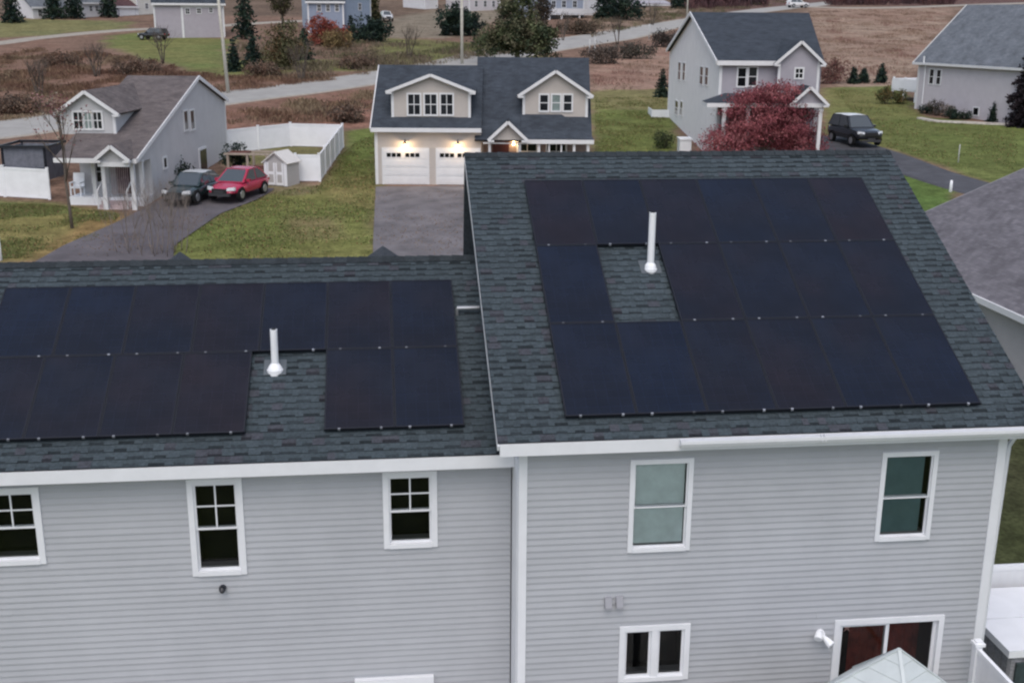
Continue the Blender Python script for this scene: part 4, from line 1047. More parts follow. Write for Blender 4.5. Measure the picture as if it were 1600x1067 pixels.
b = MB(); b.box(.1, x1, -2.3, -.02, -.4, .35); b.build('porch_floor', CONCRETE, RH)
b = MB(); b.box(x0 + .1, x0 + 1.0, -.56, -.5, .35, 2.4); b.build('front_door', DOORRED, RH)
hwin(RH, 'y', 0, -1, .9, 1.7, 1.0, 2.3, rows=2); hwin(RH, 'y', 0, -1, 2.4, 3.2, 1.0, 2.3, rows=2)
# white box against the side wall
p = ground_at(1070, 243)
bx = thing('storage_box', 'white upright box with dark side against the pale wall of the tall house', 'storage box', (p[0], p[1], float(zg(p[1])) - .05), R(-6.5))
b = MB(); b.box(-.42, .3, -.55, .55, .05, 1.05); b.build('body', VINYL, bx); b = MB(); b.box(-.46, .34, -.6, .6, 1.05, 1.15); b.build('lid', VINYL, bx); b = MB(); b.box(.3, .315, -.5, .5, .1, 1.0); b.build('side_panel', FRAME_BLACK, bx)
# white deck behind
zf_ = RF.at(1030, 191, yb - 1.0)[1]; xd_ = RF.at(1019, 180, yb - 1.0)[0]; p = RF.world(0, yb - 1.0, 0); dk = thing('deck', 'white railed deck at the rear corner of the tall pale house', 'deck', p, R(-6.5))
b = MB(); b.box(xd_, -.02, 0, 2.6, zf_ - .12, zf_); b.build('floor', VINYL, dk)
b = MB(); b.box(xd_, -.02, -.05, .01, zf_, zf_ + .95); b.box(xd_ - .04, xd_ + .02, .01, 2.6, zf_, zf_ + .95); b.build('railing', VINYL, dk)
for sy in (.1, 2.4): b = MB(); b.box(xd_ + .02, xd_ + .14, sy - .06, sy + .06, -.5, zf_ - .12); b.build('post', VINYL, dk)
# drive on the right
DARK_L = [g(1400, 330), g(1420, 272), g(1385, 250), g(1290, 240), g(1270, 225), g(1300, 205)]
ribbon('dark_driveway', [g(1275, 214), g(1325, 230), g(1385, 248), g(1450, 272), g(1530, 296), g(1640, 322)], [5.5, 5.5, 4.6, 4.2, 4.4, 4.6], DRIVED, .06, .6)

# ---- the house at the right edge: long side wall and big slate roof
o = ground_at(1429, 170); o2 = ground_at(1600, 199)
deg = math.degrees(math.atan2(o2[1] - o[1], o2[0] - o[0])); FF = Frame(o, deg)
FH = thing('house', 'rose grey house with a broad slate roof above a planted border, right edge', 'house', o, R(deg))
ln = 17.0; ze = FF.at(1500, 102, -.3)[1]
yr = solve(lambda y: FF.at(1512, 8, y)[0] + .3, 1, 14); zr = FF.at(1512, 8, yr)[1]
b = MB(); b.prism_x([(0, -.8), (2 * yr, -.8), (2 * yr, ze), (yr, zr - .2), (0, ze)], 0, ln); b.build('wall', ROSE, FH)
b = MB(); b.slab([(-.35, -.3, ze), (ln, -.3, ze), (ln, yr, zr), (-.35, yr, zr)], .14); b.slab([(ln, 2 * yr + .3, ze), (-.35, 2 * yr + .3, ze), (-.35, yr, zr), (ln, yr, zr)], .14); b.build('roof', SH_SLATE, FH)
b = MB(); b.box(-.35, ln, -.42, -.3, ze - .16, ze + .02); b.build('gutter', TRIM_FAR, FH)
b = MB(); b.beam((-.38, -.3, ze - .06), (-.38, yr, zr - .06), .05, .2); b.box(-.02, .16, -.025, .1, -.5, ze - .2); b.build('trim', TRIM_FAR, FH)
b = MB(); xx = FF.at(1445, 120, -.1)[0]; b.tube([(xx, -.12, ze - .1), (xx, -.12, .1)], .05, 6); b.tube([(xx, -.36, ze - .0), (xx, -.36, ze + .55)], .06, 6); b.build('downspout', VINYL, FH)
px_win(FH, FF, 1453, 1459, 109, 131, y=0, rows=2); px_win(FH, FF, 1464, 1470, 110, 132, y=0, rows=2)
px_win(FH, FF, 1521, 1529, 169, 180, y=0, rows=1, glass=GLASS_DARK)
dk = ground_at(1418, 160); dk = thing('deck', 'white railed deck at the far corner of the rose grey house', 'deck', dk, R(deg))
b = MB(); b.box(-2.6, .6, .3, 3.2, .9, 1.05); b.build('floor', VINYL, dk)
b = MB(); b.box(-2.6, .6, .28, .34, 1.05, 1.95); b.box(-2.64, -2.58, .3, 3.2, 1.05, 1.95); b.build('railing', VINYL, dk)
for sx in (-2.5, -1.0, .5): b = MB(); b.box(sx - .07, sx + .07, .3, .44, -.3, 2.1); b.build('post', VINYL, dk)
ribbon('stone_edging', [g(1436, 186), g(1465, 191), g(1510, 193), g(1550, 195), g(1610, 197), g(1660, 199)], .55, mat('pale_stone', (.5, .46, .42), .9, .1, noise=.35, nscale=4, bump=1, bscale=8), .13, .5)

# ---- the neighbour's roof just right of the near house
zn = 3.4; E1 = on_z(1515, 457, zn); E2 = on_z(1600, 495, zn); K = on_z(1339, 378, zn)
deg = math.degrees(math.atan2(E2[1] - K[1], E2[0] - K[0])); NF = Frame((K[0], K[1], 0), deg)
NH = thing('house', 'house with a mottled grey shingle roof right beside the near house', 'house', (K[0], K[1], 0), R(deg))
def pix(p):
    v = AX @ (np.asarray(p) - CAM); return 800 + FPX * v[0] / v[2], 533.5 + FPX * v[1] / v[2]
def rake_at(sl_, px):
    t = solve(lambda t: pix(NF.world(0, t, zn + sl_ * t))[0] - px, .5, 30); return pix(NF.world(0, t, zn + sl_ * t))[1]
sl_ = solve(lambda s: rake_at(s, 1590) - 268, .1, 1.4)
yr = 7.0; zr = zn + sl_ * yr; ln = 22
b = MB(); b.prism_x([(.35, -.3), (2 * yr - .35, -.3), (2 * yr - .35, zn), (yr, zr - .25), (.35, zn)], .3, ln); b.build('wall', lap_mat('pale_beige_clapboard', (.44, .42, .42)), NH)
b = MB(); b.slab([(0, 0, zn), (ln, 0, zn), (ln, yr, zr), (0, yr, zr)], .14); b.slab([(ln, 2 * yr, zn), (0, 2 * yr, zn), (0, yr, zr), (ln, yr, zr)], .14); b.build('roof', SH_GREY, NH)
b = MB(); b.box(0, ln, -.06, 0, zn - .17, zn + .01); b.build('fascia', TRIM_FAR, NH)
b = MB(); b.box(0, ln, 0, .35, zn - .19, zn - .15); b.build('soffit', TRIM_FAR, NH)
b = MB(); b.beam((-.03, 0, zn - .08), (-.03, yr, zr - .08), .05, .14); b.build('rake_board', mat('grey_rake_board', (.3, .29, .3), .7, .2), NH)

# ---- houses along the far road (their tops run out of the frame)
def far_house(label, pl, pr, eave_y, depth, wall, roofm, side=None, wins=(), pitch=.6, deg=None, garage=None, name='house', rise=None):
    a = ground_at(*pl); c = ground_at(*pr)
    if deg is None: deg = math.degrees(math.atan2(c[1] - a[1], c[0] - a[0]))
    F = Frame(a, deg); wd = F.at(*pr, 0)[0]; ze = F.at((pl[0] + pr[0]) / 2, eave_y, 0)[1]
    t = thing(name, label, 'house', a, R(deg))
    yr = depth / 2; zr = ze + yr * pitch
    b = MB(); b.prism_x([(0, -1.5), (depth, -1.5), (depth, ze), (yr, zr - .1), (0, ze)], 0, wd); b.build('wall', wall, t)
    b = MB(); b.slab([(-.3, -.35, ze - .2), (wd + .3, -.35, ze - .2), (wd + .3, yr, zr), (-.3, yr, zr)], .14); b.slab([(wd + .3, depth + .35, ze - .2), (-.3, depth + .35, ze - .2), (-.3, yr, zr), (wd + .3, yr, zr)], .14); b.build('roof', roofm, t)
    b = MB(); b.box(-.03, .2, -.04, .1, -1, ze - .3); b.box(wd - .2, wd + .03, -.04, .1, -1, ze - .3); b.box(-.3, wd + .3, -.42, -.35, ze - .45, ze - .15); b.build('trim', TRIM_FAR, t)
    for q in wins: px_win(t, F, *q, y=0, rows=2, cols=2)
    if garage:
        x0 = F.at(garage[0], pl[1], 0)[0]; x1 = F.at(garage[1], pl[1], 0)[0]; zt = F.at(garage[0], garage[2], 0)[1]
        b = MB(); b.box(x0, x1, -.06, .02, 0, zt)
        for k in range(1, 4): b.box(x0 + .1, x1 - .1, -.075, -.06, zt * k / 4 - .2, zt * k / 4 + .15)
        b.build('garage_door', TRIM_FAR, t)
    return t, F, wd, ze
far_house('far white house with a blue grey roof between two dark trees, top left', (52, 30), (108, 27), 10, 8, lap_mat('white_clapboard', (.66, .66, .68)), SH_SLATE, wins=((60, 65, 16, 26), (76, 81, 15, 25), (92, 97, 15, 25)))
far_house('far small white building between the dark trees, top left', (130, 28), (160, 26), 3, 7, MATS['white_clapboard'], SH_SLATE, wins=((140, 144, 10, 18), (149, 153, 10, 18)))
far_house('far low house with a dark maroon roof and white garage door', (183, 26), (214, 24), 9, 8, MAUVE, SH_MAROON, garage=(187, 212, 11))
far_house('far narrow white house between the maroon roof and the mauve garage', (215, 24), (243, 22), -25, 8, CREAM, SH_SLATE, wins=((227, 231, 6, 14),))
t, F, wd, ze = far_house('far mauve grey house with a garage front in white corner trim, top left', (243, 60), (352, 59), 4, 10, lap_mat('rose_mauve_clapboard', (.40, .37, .41)), SH_BLUE, wins=((290, 296, 14, 22), (308, 314, 14, 21), (327, 332, 13, 20)))
xx = F.at(285, 30, 0)[0]; b = MB(); b.box(xx - .15, xx + .15, -.05, .0, -.5, ze - .5); b.box(xx, wd, -.05, 0, ze - .75, ze - .5); b.build('garage_trim', TRIM_FAR, t)
far_house('far blue grey house with white corner boards behind the red shrub', (482, 52), (538, 50), 1, 9, BLUEG, SH_BLUE, wins=((496, 501, 8, 18), (510, 515, 8, 18), (524, 529, 8, 18)), deg=-3)
far_house('far lighter blue house wing right of the red shrub', (540, 48), (580, 42), -14, 8, lap_mat('light_blue_clapboard', (.3, .36, .45)), SH_BLUE, wins=((560, 564, 6, 16),))
far_house('far white house with striped wall behind the big green pine', (733, 18), (782, 16), -20, 8, lap_mat('offwhite_clapboard', (.55, .52, .54)), SH_SLATE, wins=((742, 746, 2, 11), (756, 760, 2, 11), (769, 773, 2, 11)))
far_house('far pale building beside the dark rhododendron', (664, 15), (684, 14), -10, 7, MATS['white_clapboard'], SH_SLATE)
t, F, wd, ze = far_house('far grey blue house on tall white deck posts, top centre', (850, 30), (912, 27), -14, 9, lap_mat('dusty_blue_clapboard', (.3, .33, .4)), SH_BLUE, wins=((862, 868, 2, 12), (878, 884, 2, 12), (895, 901, 2, 12)))
zf = F.at(877, 22, -2.2)[1]
b = MB(); b.box(-.2, wd + .2, -2.4, -.06, zf - .2, zf); b.box(-.2, wd + .2, -2.42, -2.36, zf + .05, zf + .95); b.build('balcony', TRIM_FAR, t)
for p in (858, 877, 905):
    xx = F.at(p, 45, -2.2)[0]; b = MB(); b.box(xx - .14, xx + .14, -2.34, -2.06, -2.2, zf - .2); b.build('balcony_post', TRIM_FAR, t)
far_house('far white gabled house right of the deck posts, top centre', (918, 22), (944, 20), -15, 8, MATS['white_clapboard'], SH_SLATE, wins=((931, 936, 4, 12),))
far_house('far house with a wide dull maroon roof, top right of centre', (985, 12), (1050, 9), 6, 12, MAUVE, SH_MAROON, pitch=.35)

# ------------------------------------------------------------------ vehicles
def tag_dup(o): return o
CAR_GLASS = mat('car_glass', (.05, .06, .065), .04, .9, coat=1.0)
def car(name, label, cat, loc, head_deg, paint, L_=4.5, Wd=1.8, H=1.5, kind='hatch', roofmat=None):
    """x forward; lofted body, cabin with glass, wheels, lamps"""
    t = thing(name, label, cat, loc, R(head_deg))
    hl = L_ / 2; hw = Wd / 2; zs = H * .60; suv = kind == 'suv'
    if suv: st = [(-hl, .55, zs * .8, .80), (-hl + .06, .42, zs * .98, .92), (-hl * .6, .38, zs, .98), (0, .36, zs, 1.0), (hl * .38, .36, zs, .99), (hl * .55, .38, zs * .97, .97), (hl * .88, .42, zs * .9, .92), (hl, .5, zs * .74, .8)]
    else: st = [(-hl, .5, zs * .85, .76), (-hl + .08, .36, zs * 1.0, .9), (-hl * .6, .3, zs * 1.02, .97), (0, .28, zs, 1.0), (hl * .3, .28, zs * .99, .99), (hl * .5, .3, zs * .92, .97), (hl * .85, .34, zs * .78, .88), (hl, .42, zs * .62, .72)]
    b = MB(); rings = []
    for x, zb, zt, wf in st:
        w_ = hw * wf; zm = zb + (zt - zb) * .45
        half = [(w_ * .86, zb), (w_ * .97, zb + .08), (w_, zm), (w_ * .97, zt - .14), (w_ * .90, zt - .04), (w_ * .72, zt), (w_ * .3, zt + .025)]
        rings.append([(x, y, z) for y, z in half] + [(x, -y, z) for y, z in reversed(half)])
    n = len(rings[0])
    for a, c in zip(rings, rings[1:]):
        for k in range(n): b.face([a[k], a[(k + 1) % n], c[(k + 1) % n], c[k]])
    b.face(list(reversed(rings[0]))); b.face(rings[-1])
    body = b.build('body', paint, t)
    bm_merge(body)
    # cabin
    if suv: xs = (-hl + .12, -hl + .42, hl * .10, hl * .42)
    else: xs = (-hl + .25, -hl + .95, hl * .02, hl * .46)
    zc = zs - .02; wb = hw * .9; wt = hw * .70; zt = H
    lower = [(xs[0], wb), (xs[3], wb)]; 
    P = lambda x, y, z: Vector((x, y, z))
    b = MB(); A0, A1 = P(xs[0], -wb, zc), P(xs[0], wb, zc); B0, B1 = P(xs[1], -wt, zt - .04), P(xs[1], wt, zt - .04); C0, C1 = P(xs[2], -wt, zt - .02), P(xs[2], wt, zt - .02); D0, D1 = P(xs[3], -wb, zc), P(xs[3], wb, zc)
    b.face([A0, B0, B1, A1][::-1]); b.face([C0, D0, D1, C1]); b.face([A0, D0, C0, B0]); b.face([A1, B1, C1, D1])
    b.build('cabin', paint, t)
    b = MB()
    m_ = [(xs[1] - .03, zt - .045), ((xs[1] + xs[2]) / 2, zt + .02), (xs[2] + .03, zt - .03)]
    for (xa, za), (xb_, zb_) in zip(m_, m_[1:]):
        ys = [-wt - .01, -wt * .55, 0, wt * .55, wt + .01]; dz = [-.02, .02, .032, .02, -.02]
        for i in range(4): b.face([(xa, ys[i], za + dz[i]), (xb_, ys[i], zb_ + dz[i]), (xb_, ys[i + 1], zb_ + dz[i + 1]), (xa, ys[i + 1], za + dz[i + 1])])
    b.build('roof', roofmat or paint, t, True)
    def inset(q, f, off):
        c = sum(q, Vector()) / len(q); nn = (q[1] - q[0]).cross(q[2] - q[1]).normalized()
        return [c + (p - c) * f + nn * off for p in q]
    b = MB(); b.face(inset([C0, D0, D1, C1], .88, .012)); b.build('windshield', CAR_GLASS, t)
    b = MB(); b.face(inset([A1, B1, B0, A0], .84, .012)); b.build('rear_window', CAR_GLASS, t)
    for q in ([A0, D0, C0, B0], [D1, A1, B1, C1]):
        b = MB(); qi = inset(q, .86, .012)
        mid0 = qi[0].lerp(qi[1], .52); mid1 = qi[3].lerp(qi[2], .52); e = (qi[1] - qi[0]).normalized() * .035
        b.face([qi[0], mid0 - e, mid1 - e, qi[3]]); b.face([mid0 + e, qi[1], qi[2], mid1 + e]); b.build('side_window', CAR_GLASS, t)
    # wheels
    wr = .36 if suv else .32
    for sx in (-hl * .58, hl * .62):
        for sy in (-1, 1):
            y = sy * (hw - .1)
            b = MB(); b.tube([(sx, y - .11, wr), (sx, y - .09, wr), (sx, y + .09, wr), (sx, y + .11, wr)], [wr * .9, wr, wr, wr * .9], 20); tw = b.build('wheel', RUBBER, t, False)
            b = MB(); yo = y + sy * .112; b.tube([(sx, yo - sy * .02, wr), (sx, yo + sy * .01, wr)], [wr * .66, wr * .60], 14); b.build('rim', METAL, tw)
            b = MB(); ya = sy * (hw * .97)
            for k in range(10):
                a0 = math.pi * k / 10; a1 = math.pi * (k + 1) / 10
                b.face([(sx + math.cos(a0) * wr * 1.02, ya + sy * .012, wr + math.sin(a0) * wr * 1.02), (sx + math.cos(a0) * wr * 1.2, ya + sy * .02, wr + math.sin(a0) * wr * 1.2), (sx + math.cos(a1) * wr * 1.2, ya + sy * .02, wr + math.sin(a1) * wr * 1.2), (sx + math.cos(a1) * wr * 1.02, ya + sy * .012, wr + math.sin(a1) * wr * 1.02)])
            b.build('wheel_arch', RUBBER, tw)
    zf = zs * .66 if not suv else zs * .72
    for sy in (-1, 1):
        b = MB(); b.hexa([(hl - .22, sy * hw * .48, zf), (hl - .02, sy * hw * .48, zf), (hl - .2, sy * hw * .86, zf), (hl - .34, sy * hw * .86, zf), (hl - .24, sy * hw * .48, zf + .13), (hl - .05, sy * hw * .48, zf + .12), (hl - .22, sy * hw * .86, zf + .16), (hl - .36, sy * hw * .86, zf + .16)]); b.build('headlight', mat('headlight_lens', (.7, .72, .75), .1, .6), t)
        b = MB(); b.box(-hl - .01, -hl + .1, sy * hw * .55, sy * hw * .82, zs * .7, zs * .88); b.build('tail_light', mat('tail_lens', (.4, .02, .02), .2, .5), t)
        b = MB(); b.box(xs[3] - .45, xs[3] - .28, sy * (hw * .93), sy * (hw * 1.12), zs + .0, zs + .14); b.build('mirror', paint, t)
    b = MB(); b.box(hl - .1, hl + .012, -hw * .46, hw * .46, zf - .12, zf + .08); b.build('grille', mat('grille_plastic', (.02, .02, .022), .5, .3), t)
    b = MB(); b.box(hl - .12, hl + .03, -hw * .66, hw * .66, .3, .44); b.box(hl + .02, hl + .034, -.26, .26, .46, .57); b.build('bumper', mat('bumper_plastic', (.05, .05, .055), .5, .3), t)
    return t
import bmesh
def bm_merge(o):
    bm = bmesh.new(); bm.from_mesh(o.data); bmesh.ops.remove_doubles(bm, verts=bm.verts, dist=.0005); bm.to_mesh(o.data); bm.free()
    o.data.polygons.foreach_set('use_smooth', [True] * len(o.data.polygons))
    md = o.modifiers.new('sub', 'SUBSURF'); md.levels = 1; md.render_levels = 2

def gz(p, dz=.05): return (p[0], p[1], float(zg(p[1])) + dz)
REDP = mat('red_car_paint', (.44, .02, .065), .25, .5, coat=.6)
GREENP = mat('dark_green_paint', (.022, .04, .042), .22, .5, coat=.8); ROOF_HIGHLIGHT = mat('car_roof_highlight', (.5, .52, .54), .3, .5, coat=.5)  # silver: highlight on the dark green car's roof, put into its colour
NAVY = mat('black_car_paint', (.012, .014, .018), .2, .5, coat=.8); WHITEP = mat('white_car_paint', (.75, .75, .76), .3, .4, coat=.5)
p = ground_at(374, 309); car('parked_car', 'red hatchback parked beside the small white shed', 'car', gz(p, .06), -112, REDP, 4.0, 1.72, 1.44)
p = ground_at(303, 313); car('parked_car', 'dark green car with silver highlight painted on its roof parked against the grey house wall', 'car', gz(p, .06), -107, GREENP, 4.2, 1.7, 1.36, roofmat=ROOF_HIGHLIGHT)
p = ground_at(1334, 226); car('parked_car', 'black off-road car with sky reflection painted on its white roof, on the dark driveway by the red tree', 'car', gz(p, .07), -84, NAVY, 4.5, 2.05, 1.9, 'suv', roofmat=WHITEP)  # white roof puts the bright sky reflection into the paint
p = ground_at(1246, 13); car('parked_car', 'white car alone on the far road above the tall pale house', 'car', gz(p, .1), 10, WHITEP, 5, 1.9, 1.8, 'suv')
p = ground_at(579, 34); car('parked_car', 'white car beside the far blue house wall, left of its pair', 'car', gz(p), -80, WHITEP, 4.4, 1.8, 1.7, 'suv', None)
p = ground_at(604, 34); car('parked_car', 'white car with dark front at the far blue house, right of its pair', 'car', gz(p), -80, WHITEP, 4.4, 1.8, 1.7, 'suv', None)
p = ground_at(240, 63); car('parked_car', 'black car left of the far mauve garage house', 'car', gz(p), 160, NAVY, 4.4, 1.8, 1.6, 'suv')

# ------------------------------------------------------------------ fences, shed and yard things
def fence(name, label, pts, h, material, group=None, boards=.15, step=2.4, cat='fence', capr=True):
    o = (pts[0][0], pts[0][1], float(zg(pts[0][1])))
    t = thing(name, label, cat, o, 0, group)
    def W(x, y, dz): return Vector((x - o[0], y - o[1], float(zg(y)) + dz - o[2]))
    for a, c in zip(pts, pts[1:]):
        a = np.array(a[:2]); c = np.array(c[:2]); Ln = np.linalg.norm(c - a); n = max(1, round(Ln / step)); d = (c - a) / Ln; pn = np.array([-d[1], d[0]])
        b = MB(); cp = MB(); lo = MB()
        for i in range(n):
            s0 = a + (c - a) * i / n; s1 = a + (c - a) * (i + 1) / n
            m_ = max(2, int(np.linalg.norm(s1 - s0) / boards))
            for k in range(m_):
                q0 = s0 + (s1 - s0) * (k + .006) / m_; q1 = s0 + (s1 - s0) * (k + .994) / m_; tk = .02
                b.hexa([W(*(q0 - pn * tk), .03), W(*(q1 - pn * tk), .03), W(*(q1 + pn * tk), .03), W(*(q0 + pn * tk), .03), W(*(q0 - pn * tk), h - .04), W(*(q1 - pn * tk), h - .04), W(*(q1 + pn * tk), h - .04), W(*(q0 + pn * tk), h - .04)])
            cp.beam(W(*s0, h - .04), W(*s1, h - .04), .07, .1); lo.beam(W(*s0, .08), W(*s1, .08), .07, .1)
            pst = MB(); pp = W(*s0, 0); pst.box(pp.x - .065, pp.x + .065, pp.y - .065, pp.y + .065, pp.z - .3, pp.z + h + .06); pst.box(pp.x - .085, pp.x + .085, pp.y - .085, pp.y + .085, pp.z + h + .06, pp.z + h + .1); pst.build('post', material, t)
        b.build('panel', material, t); cp.build('rail', material, t); lo.build('rail', material, t)
    pp = W(pts[-1][0], pts[-1][1], 0); pst = MB(); pst.box(pp.x - .065, pp.x + .065, pp.y - .065, pp.y + .065, pp.z - .3, pp.z + h + .1); pst.build('post', material, t)
    return t
fb = LF.world(.25, LF.side(357, 240, .2)[0] + 2.5, 0)
fence('fence', 'white vinyl fence enclosing the yard behind the shed and the red car', [g(352, 241), g(455, 229), g(536, 231), g(500, 284), g(463, 284)], 1.45, VINYL)
fence('fence', 'white vinyl fence left of the grey house porch', [g(-60, 304), g(78, 312)], 1.5, VINYL)
# dark mesh enclosure behind the left fence
p = ground_at(42, 292); en = thing('garden_enclosure', 'dark framed enclosure with grey mesh sides behind the white fence, far left', 'enclosure', gz(p, 0), R(-6))
MESHG = mat('grey_netting', (.17, .18, .21), .9, .1, noise=.25, nscale=3)
for sx in (-1.1, 1.1):
    for sy in (0, 2.6): b = MB(); b.tube([(sx, sy, -.1), (sx, sy, 2.1)], .07, 8); b.build('post', FRAME_BLACK, en)
b = MB(); b.box(-1.3, 1.3, -.14, -.04, 2.02, 2.16); b.box(-1.3, 1.3, 2.6, 2.7, 2.02, 2.16); b.box(-1.3, -1.2, -.04, 2.6, 2.02, 2.14); b.box(1.2, 1.3, -.04, 2.6, 2.02, 2.14); b.build('frame', FRAME_BLACK, en)
b = MB(); b.box(-1.05, 1.05, .0, .03, 1.0, 2.0); b.box(-1.05, 1.05, 2.6, 2.63, .3, 2.0); b.box(-1.08, -1.05, .05, 2.6, .3, 2.0); b.box(1.05, 1.08, .05, 2.6, .3, 2.0); b.build('mesh_side', MESHG, en)
b = MB(); b.box(-1.2, 1.2, -.06, .05, .3, .98); b.build('skirt', mat('dark_blue_cloth', (.05, .062, .085), .8, .1), en)
# shed
p = ground_at(432, 291); sh = thing('garden_shed', 'small white and grey plastic shed with double doors behind the red car', 'shed', gz(p, 0), R(-28))
SHG = mat('grey_plastic', (.45, .435, .43), .5, .3, noise=.06); w_, d_, hh = .70, 1.2, 1.25
b = MB(); b.prism_y([(-w_, 0), (w_, 0), (w_, hh), (0, hh + .5), (-w_, hh)], 0, d_); b.build('wall', SHG, sh)
b = MB()
for sg in (-1, 1): b.slab([(0, -.12, hh + .58), (sg * (w_ + .12), -.12, hh - .02), (sg * (w_ + .12), d_ + .1, hh - .02), (0, d_ + .1, hh + .58)], .06)
b.build('roof', mat('pale_plastic_roof', (.62, .6, .58), .5, .3, noise=.1), sh)
for sx in (-1, 1):
    b = MB(); b.box(sx * .03, sx * .48, -.05, -.003, .06, hh - .02); b.box(sx * .52, sx * .70, -.04, -.003, .02, hh + .02); dd = b.build('door', VINYL, sh)
    for z0, z1 in ((.2, .62), (.78, 1.25)): b = MB(); b.box(sx * .12, sx * .4, -.06, -.05, z0, z1); b.build('door_panel', SHG, dd)
# playset-like timber frame between car and shed
p = ground_at(388, 275); pl_ = thing('timber_frame', 'low timber frame with red brown top behind the red car', 'wooden frame', gz(p, 0), R(-9))
TIM = mat('weathered_timber', (.38, .32, .27), .85, .1, noise=.2, nscale=5); REDB = mat('red_brown_board', (.14, .06, .05), .8, .1, noise=.3)
for sx in (-1.1, 0, 1.1):
    for sy in (0, 1.3): b = MB(); b.box(sx - .06, sx + .06, sy - .06, sy + .06, -.1, 1.15); b.build('post', TIM, pl_)
b = MB(); b.box(-1.3, 1.3, -.1, .04, 1.15, 1.25); b.box(-1.3, 1.3, 1.26, 1.4, 1.15, 1.25); b.build('beam', TIM, pl_)
b = MB(); b.box(-1.2, -.1, .05, 1.25, 1.16, 1.24); b.box(-1.1, 1.1, .3, 1.0, .35, .45); b.build('board', REDB, pl_)

# ------------------------------------------------------------------ things at the lower right of the near house
tub = thing('hot_tub', 'square hot tub with white cover and grey side beside the near house corner', 'hot tub', (8.75, 1.72, 0), 0)
b = MB(); b.box(-1.0, 1.0, -1.0, 1.0, .03, .86)
for k in range(9): b.box(-1.018, -1.0, -1 + k * .222 + .02, -1 + k * .222 + .2, .08, .82); b.box(-1 + k * .222 + .02, -1 + k * .222 + .2, -1.018, -1.0, .08, .82)
b.build('cabinet', mat('grey_tub_panel', (.27, .27, .29), .7, .2, noise=.3, nscale=20), tub)
b = MB(); b.box(-1.06, 1.06, -1.06, -.01, .86, .99); b.box(-1.06, 1.06, .01, 1.06, .86, .99); cv = b.build('cover', VINYL, tub)
md = cv.modifiers.new('soft', 'BEVEL'); md.width = .035; md.segments = 3
b = MB()
for sx in (-.5, .5): b.box(sx - .03, sx + .03, -1.075, -1.062, .6, .95)
b.box(-.9, .9, -1.07, -1.02, .03, .75); b.build('front_panel', mat('dark_slate_panel', (.05, .07, .075), .5, .3, noise=.3), tub)
fence('fence', 'white vinyl fence behind the hot tub', [(7.6, 3.1), (14.5, 3.1)], 1.27, VINYL, step=2.3)
pf = thing('privacy_panel', 'white vinyl privacy panel with a capped post at the near house corner', 'fence', (6.47, -.42, 0), 0)
b = MB(); b.box(-.05, .05, -.05, .05, 0, 1.82); b.box(-.08, .08, -.08, .08, 1.82, 1.87); b.box(-.05, .05, -.05, .05, 1.87, 1.9); b.build('post', VINYL, pf)
b = MB(); b.box(-.03, .03, -3.0, -.05, 1.70, 1.78); b.build('rail', VINYL, pf); b = MB(); b.box(-.03, .03, -3.0, -.05, .1, .2); b.build('rail', VINYL, pf)
b = MB()
for k in range(19): b.box(-.016, .016, -.06 - (k + 1) * .155 + .006, -.06 - k * .155, .2, 1.7)
b.build('panel', VINYL, pf)
gzb = thing('gazebo', 'pale metal gazebo with a ribbed pyramid roof in front of the sliding door', 'gazebo', (3.87, -3.0, 0), R(33))
GM = mat('pale_grey_metal', (.53, .57, .575), .4, .4, noise=.08, nscale=3)
hs_ = 1.62; za, zb = 3.43, 1.76
b = MB(); nr = 12
for f in range(4):
    a0 = R(90 * f + 45); a1 = R(90 * f + 135)
    for k in range(nr):
        s0, s1 = (k + .0) / nr, (k + 1) / nr
        z0, z1 = za + (zb - za) * s0, za + (zb - za) * s1; r0, r1 = hs_ * 1.414 * s0, hs_ * 1.414 * s1
        q = [(math.cos(a0) * r0, math.sin(a0) * r0, z0 + .0), (math.cos(a0) * r1, math.sin(a0) * r1, z1 + .012), (math.cos(a1) * r1, math.sin(a1) * r1, z1 + .012), (math.cos(a1) * r0, math.sin(a1) * r0, z0)]
        b.face(q); b.face([q[1], (q[1][0], q[1][1], z1), (q[2][0], q[2][1], z1), q[2]])
b.build('canopy', GM, gzb)
b = MB()
for f in range(4):
    a = R(90 * f + 45); r1 = hs_ * 1.414; b.beam((0, 0, za + .004), (math.cos(a) * r1, math.sin(a) * r1, zb + .012), .045, .016)
b.build('hip_cap', GM, gzb)
for f in range(4):
    a = R(90 * f + 45); r1 = hs_ * 1.414 * .93; b = MB(); x, y = math.cos(a) * r1, math.sin(a) * r1; b.box(x - .05, x + .05, y - .05, y + .05, 0, zb + .03); b.build('post', FRAME_BLACK, gzb)
b = MB(); b.box(-9, 6.4, -6, .55, .0, .03) ; setting(b.build('patio', CONCRETE))

# ------------------------------------------------------------------ poles
def pole(label, base, top_h, r, arm=False, lean=0, cat='utility pole', nm='utility_pole', material=None):
    t = thing(nm, label, cat, gz(base, 0)); b = MB(); b.tube([(0, 0, -.3), (lean * .5, 0, top_h / 2), (lean, 0, top_h)], [r, r * .9, r * .7], 10); b.build('shaft', material or BARK_PALE, t, True)
    if arm:
        b = MB(); b.beam((lean - 1.1, 0, top_h - .6), (lean + 1.1, 0, top_h - .6), .1, .12); b.build('crossarm', material or BARK_PALE, t)
    return t
GREYM = mat('galvanised_pole', (.5, .5, .5), .5, .4)
pole('tall pale utility pole rising behind the mid grey house', ground_at(357, 147), 10.5, .16, True, -.5)
pole('tall pale utility pole behind the garage roof of the beige house', ground_at(722, 101), 9.5, .19, True, 0)
pole('tall thin pole behind the gable of the tall pale house', ground_at(1073, 36), 9.5, .14, True, 0)
pole('short white marker post on the roadside right of the beige house', ground_at(921, 87), 2.0, .1, False, 0, 'post', 'marker_post', GREYM)
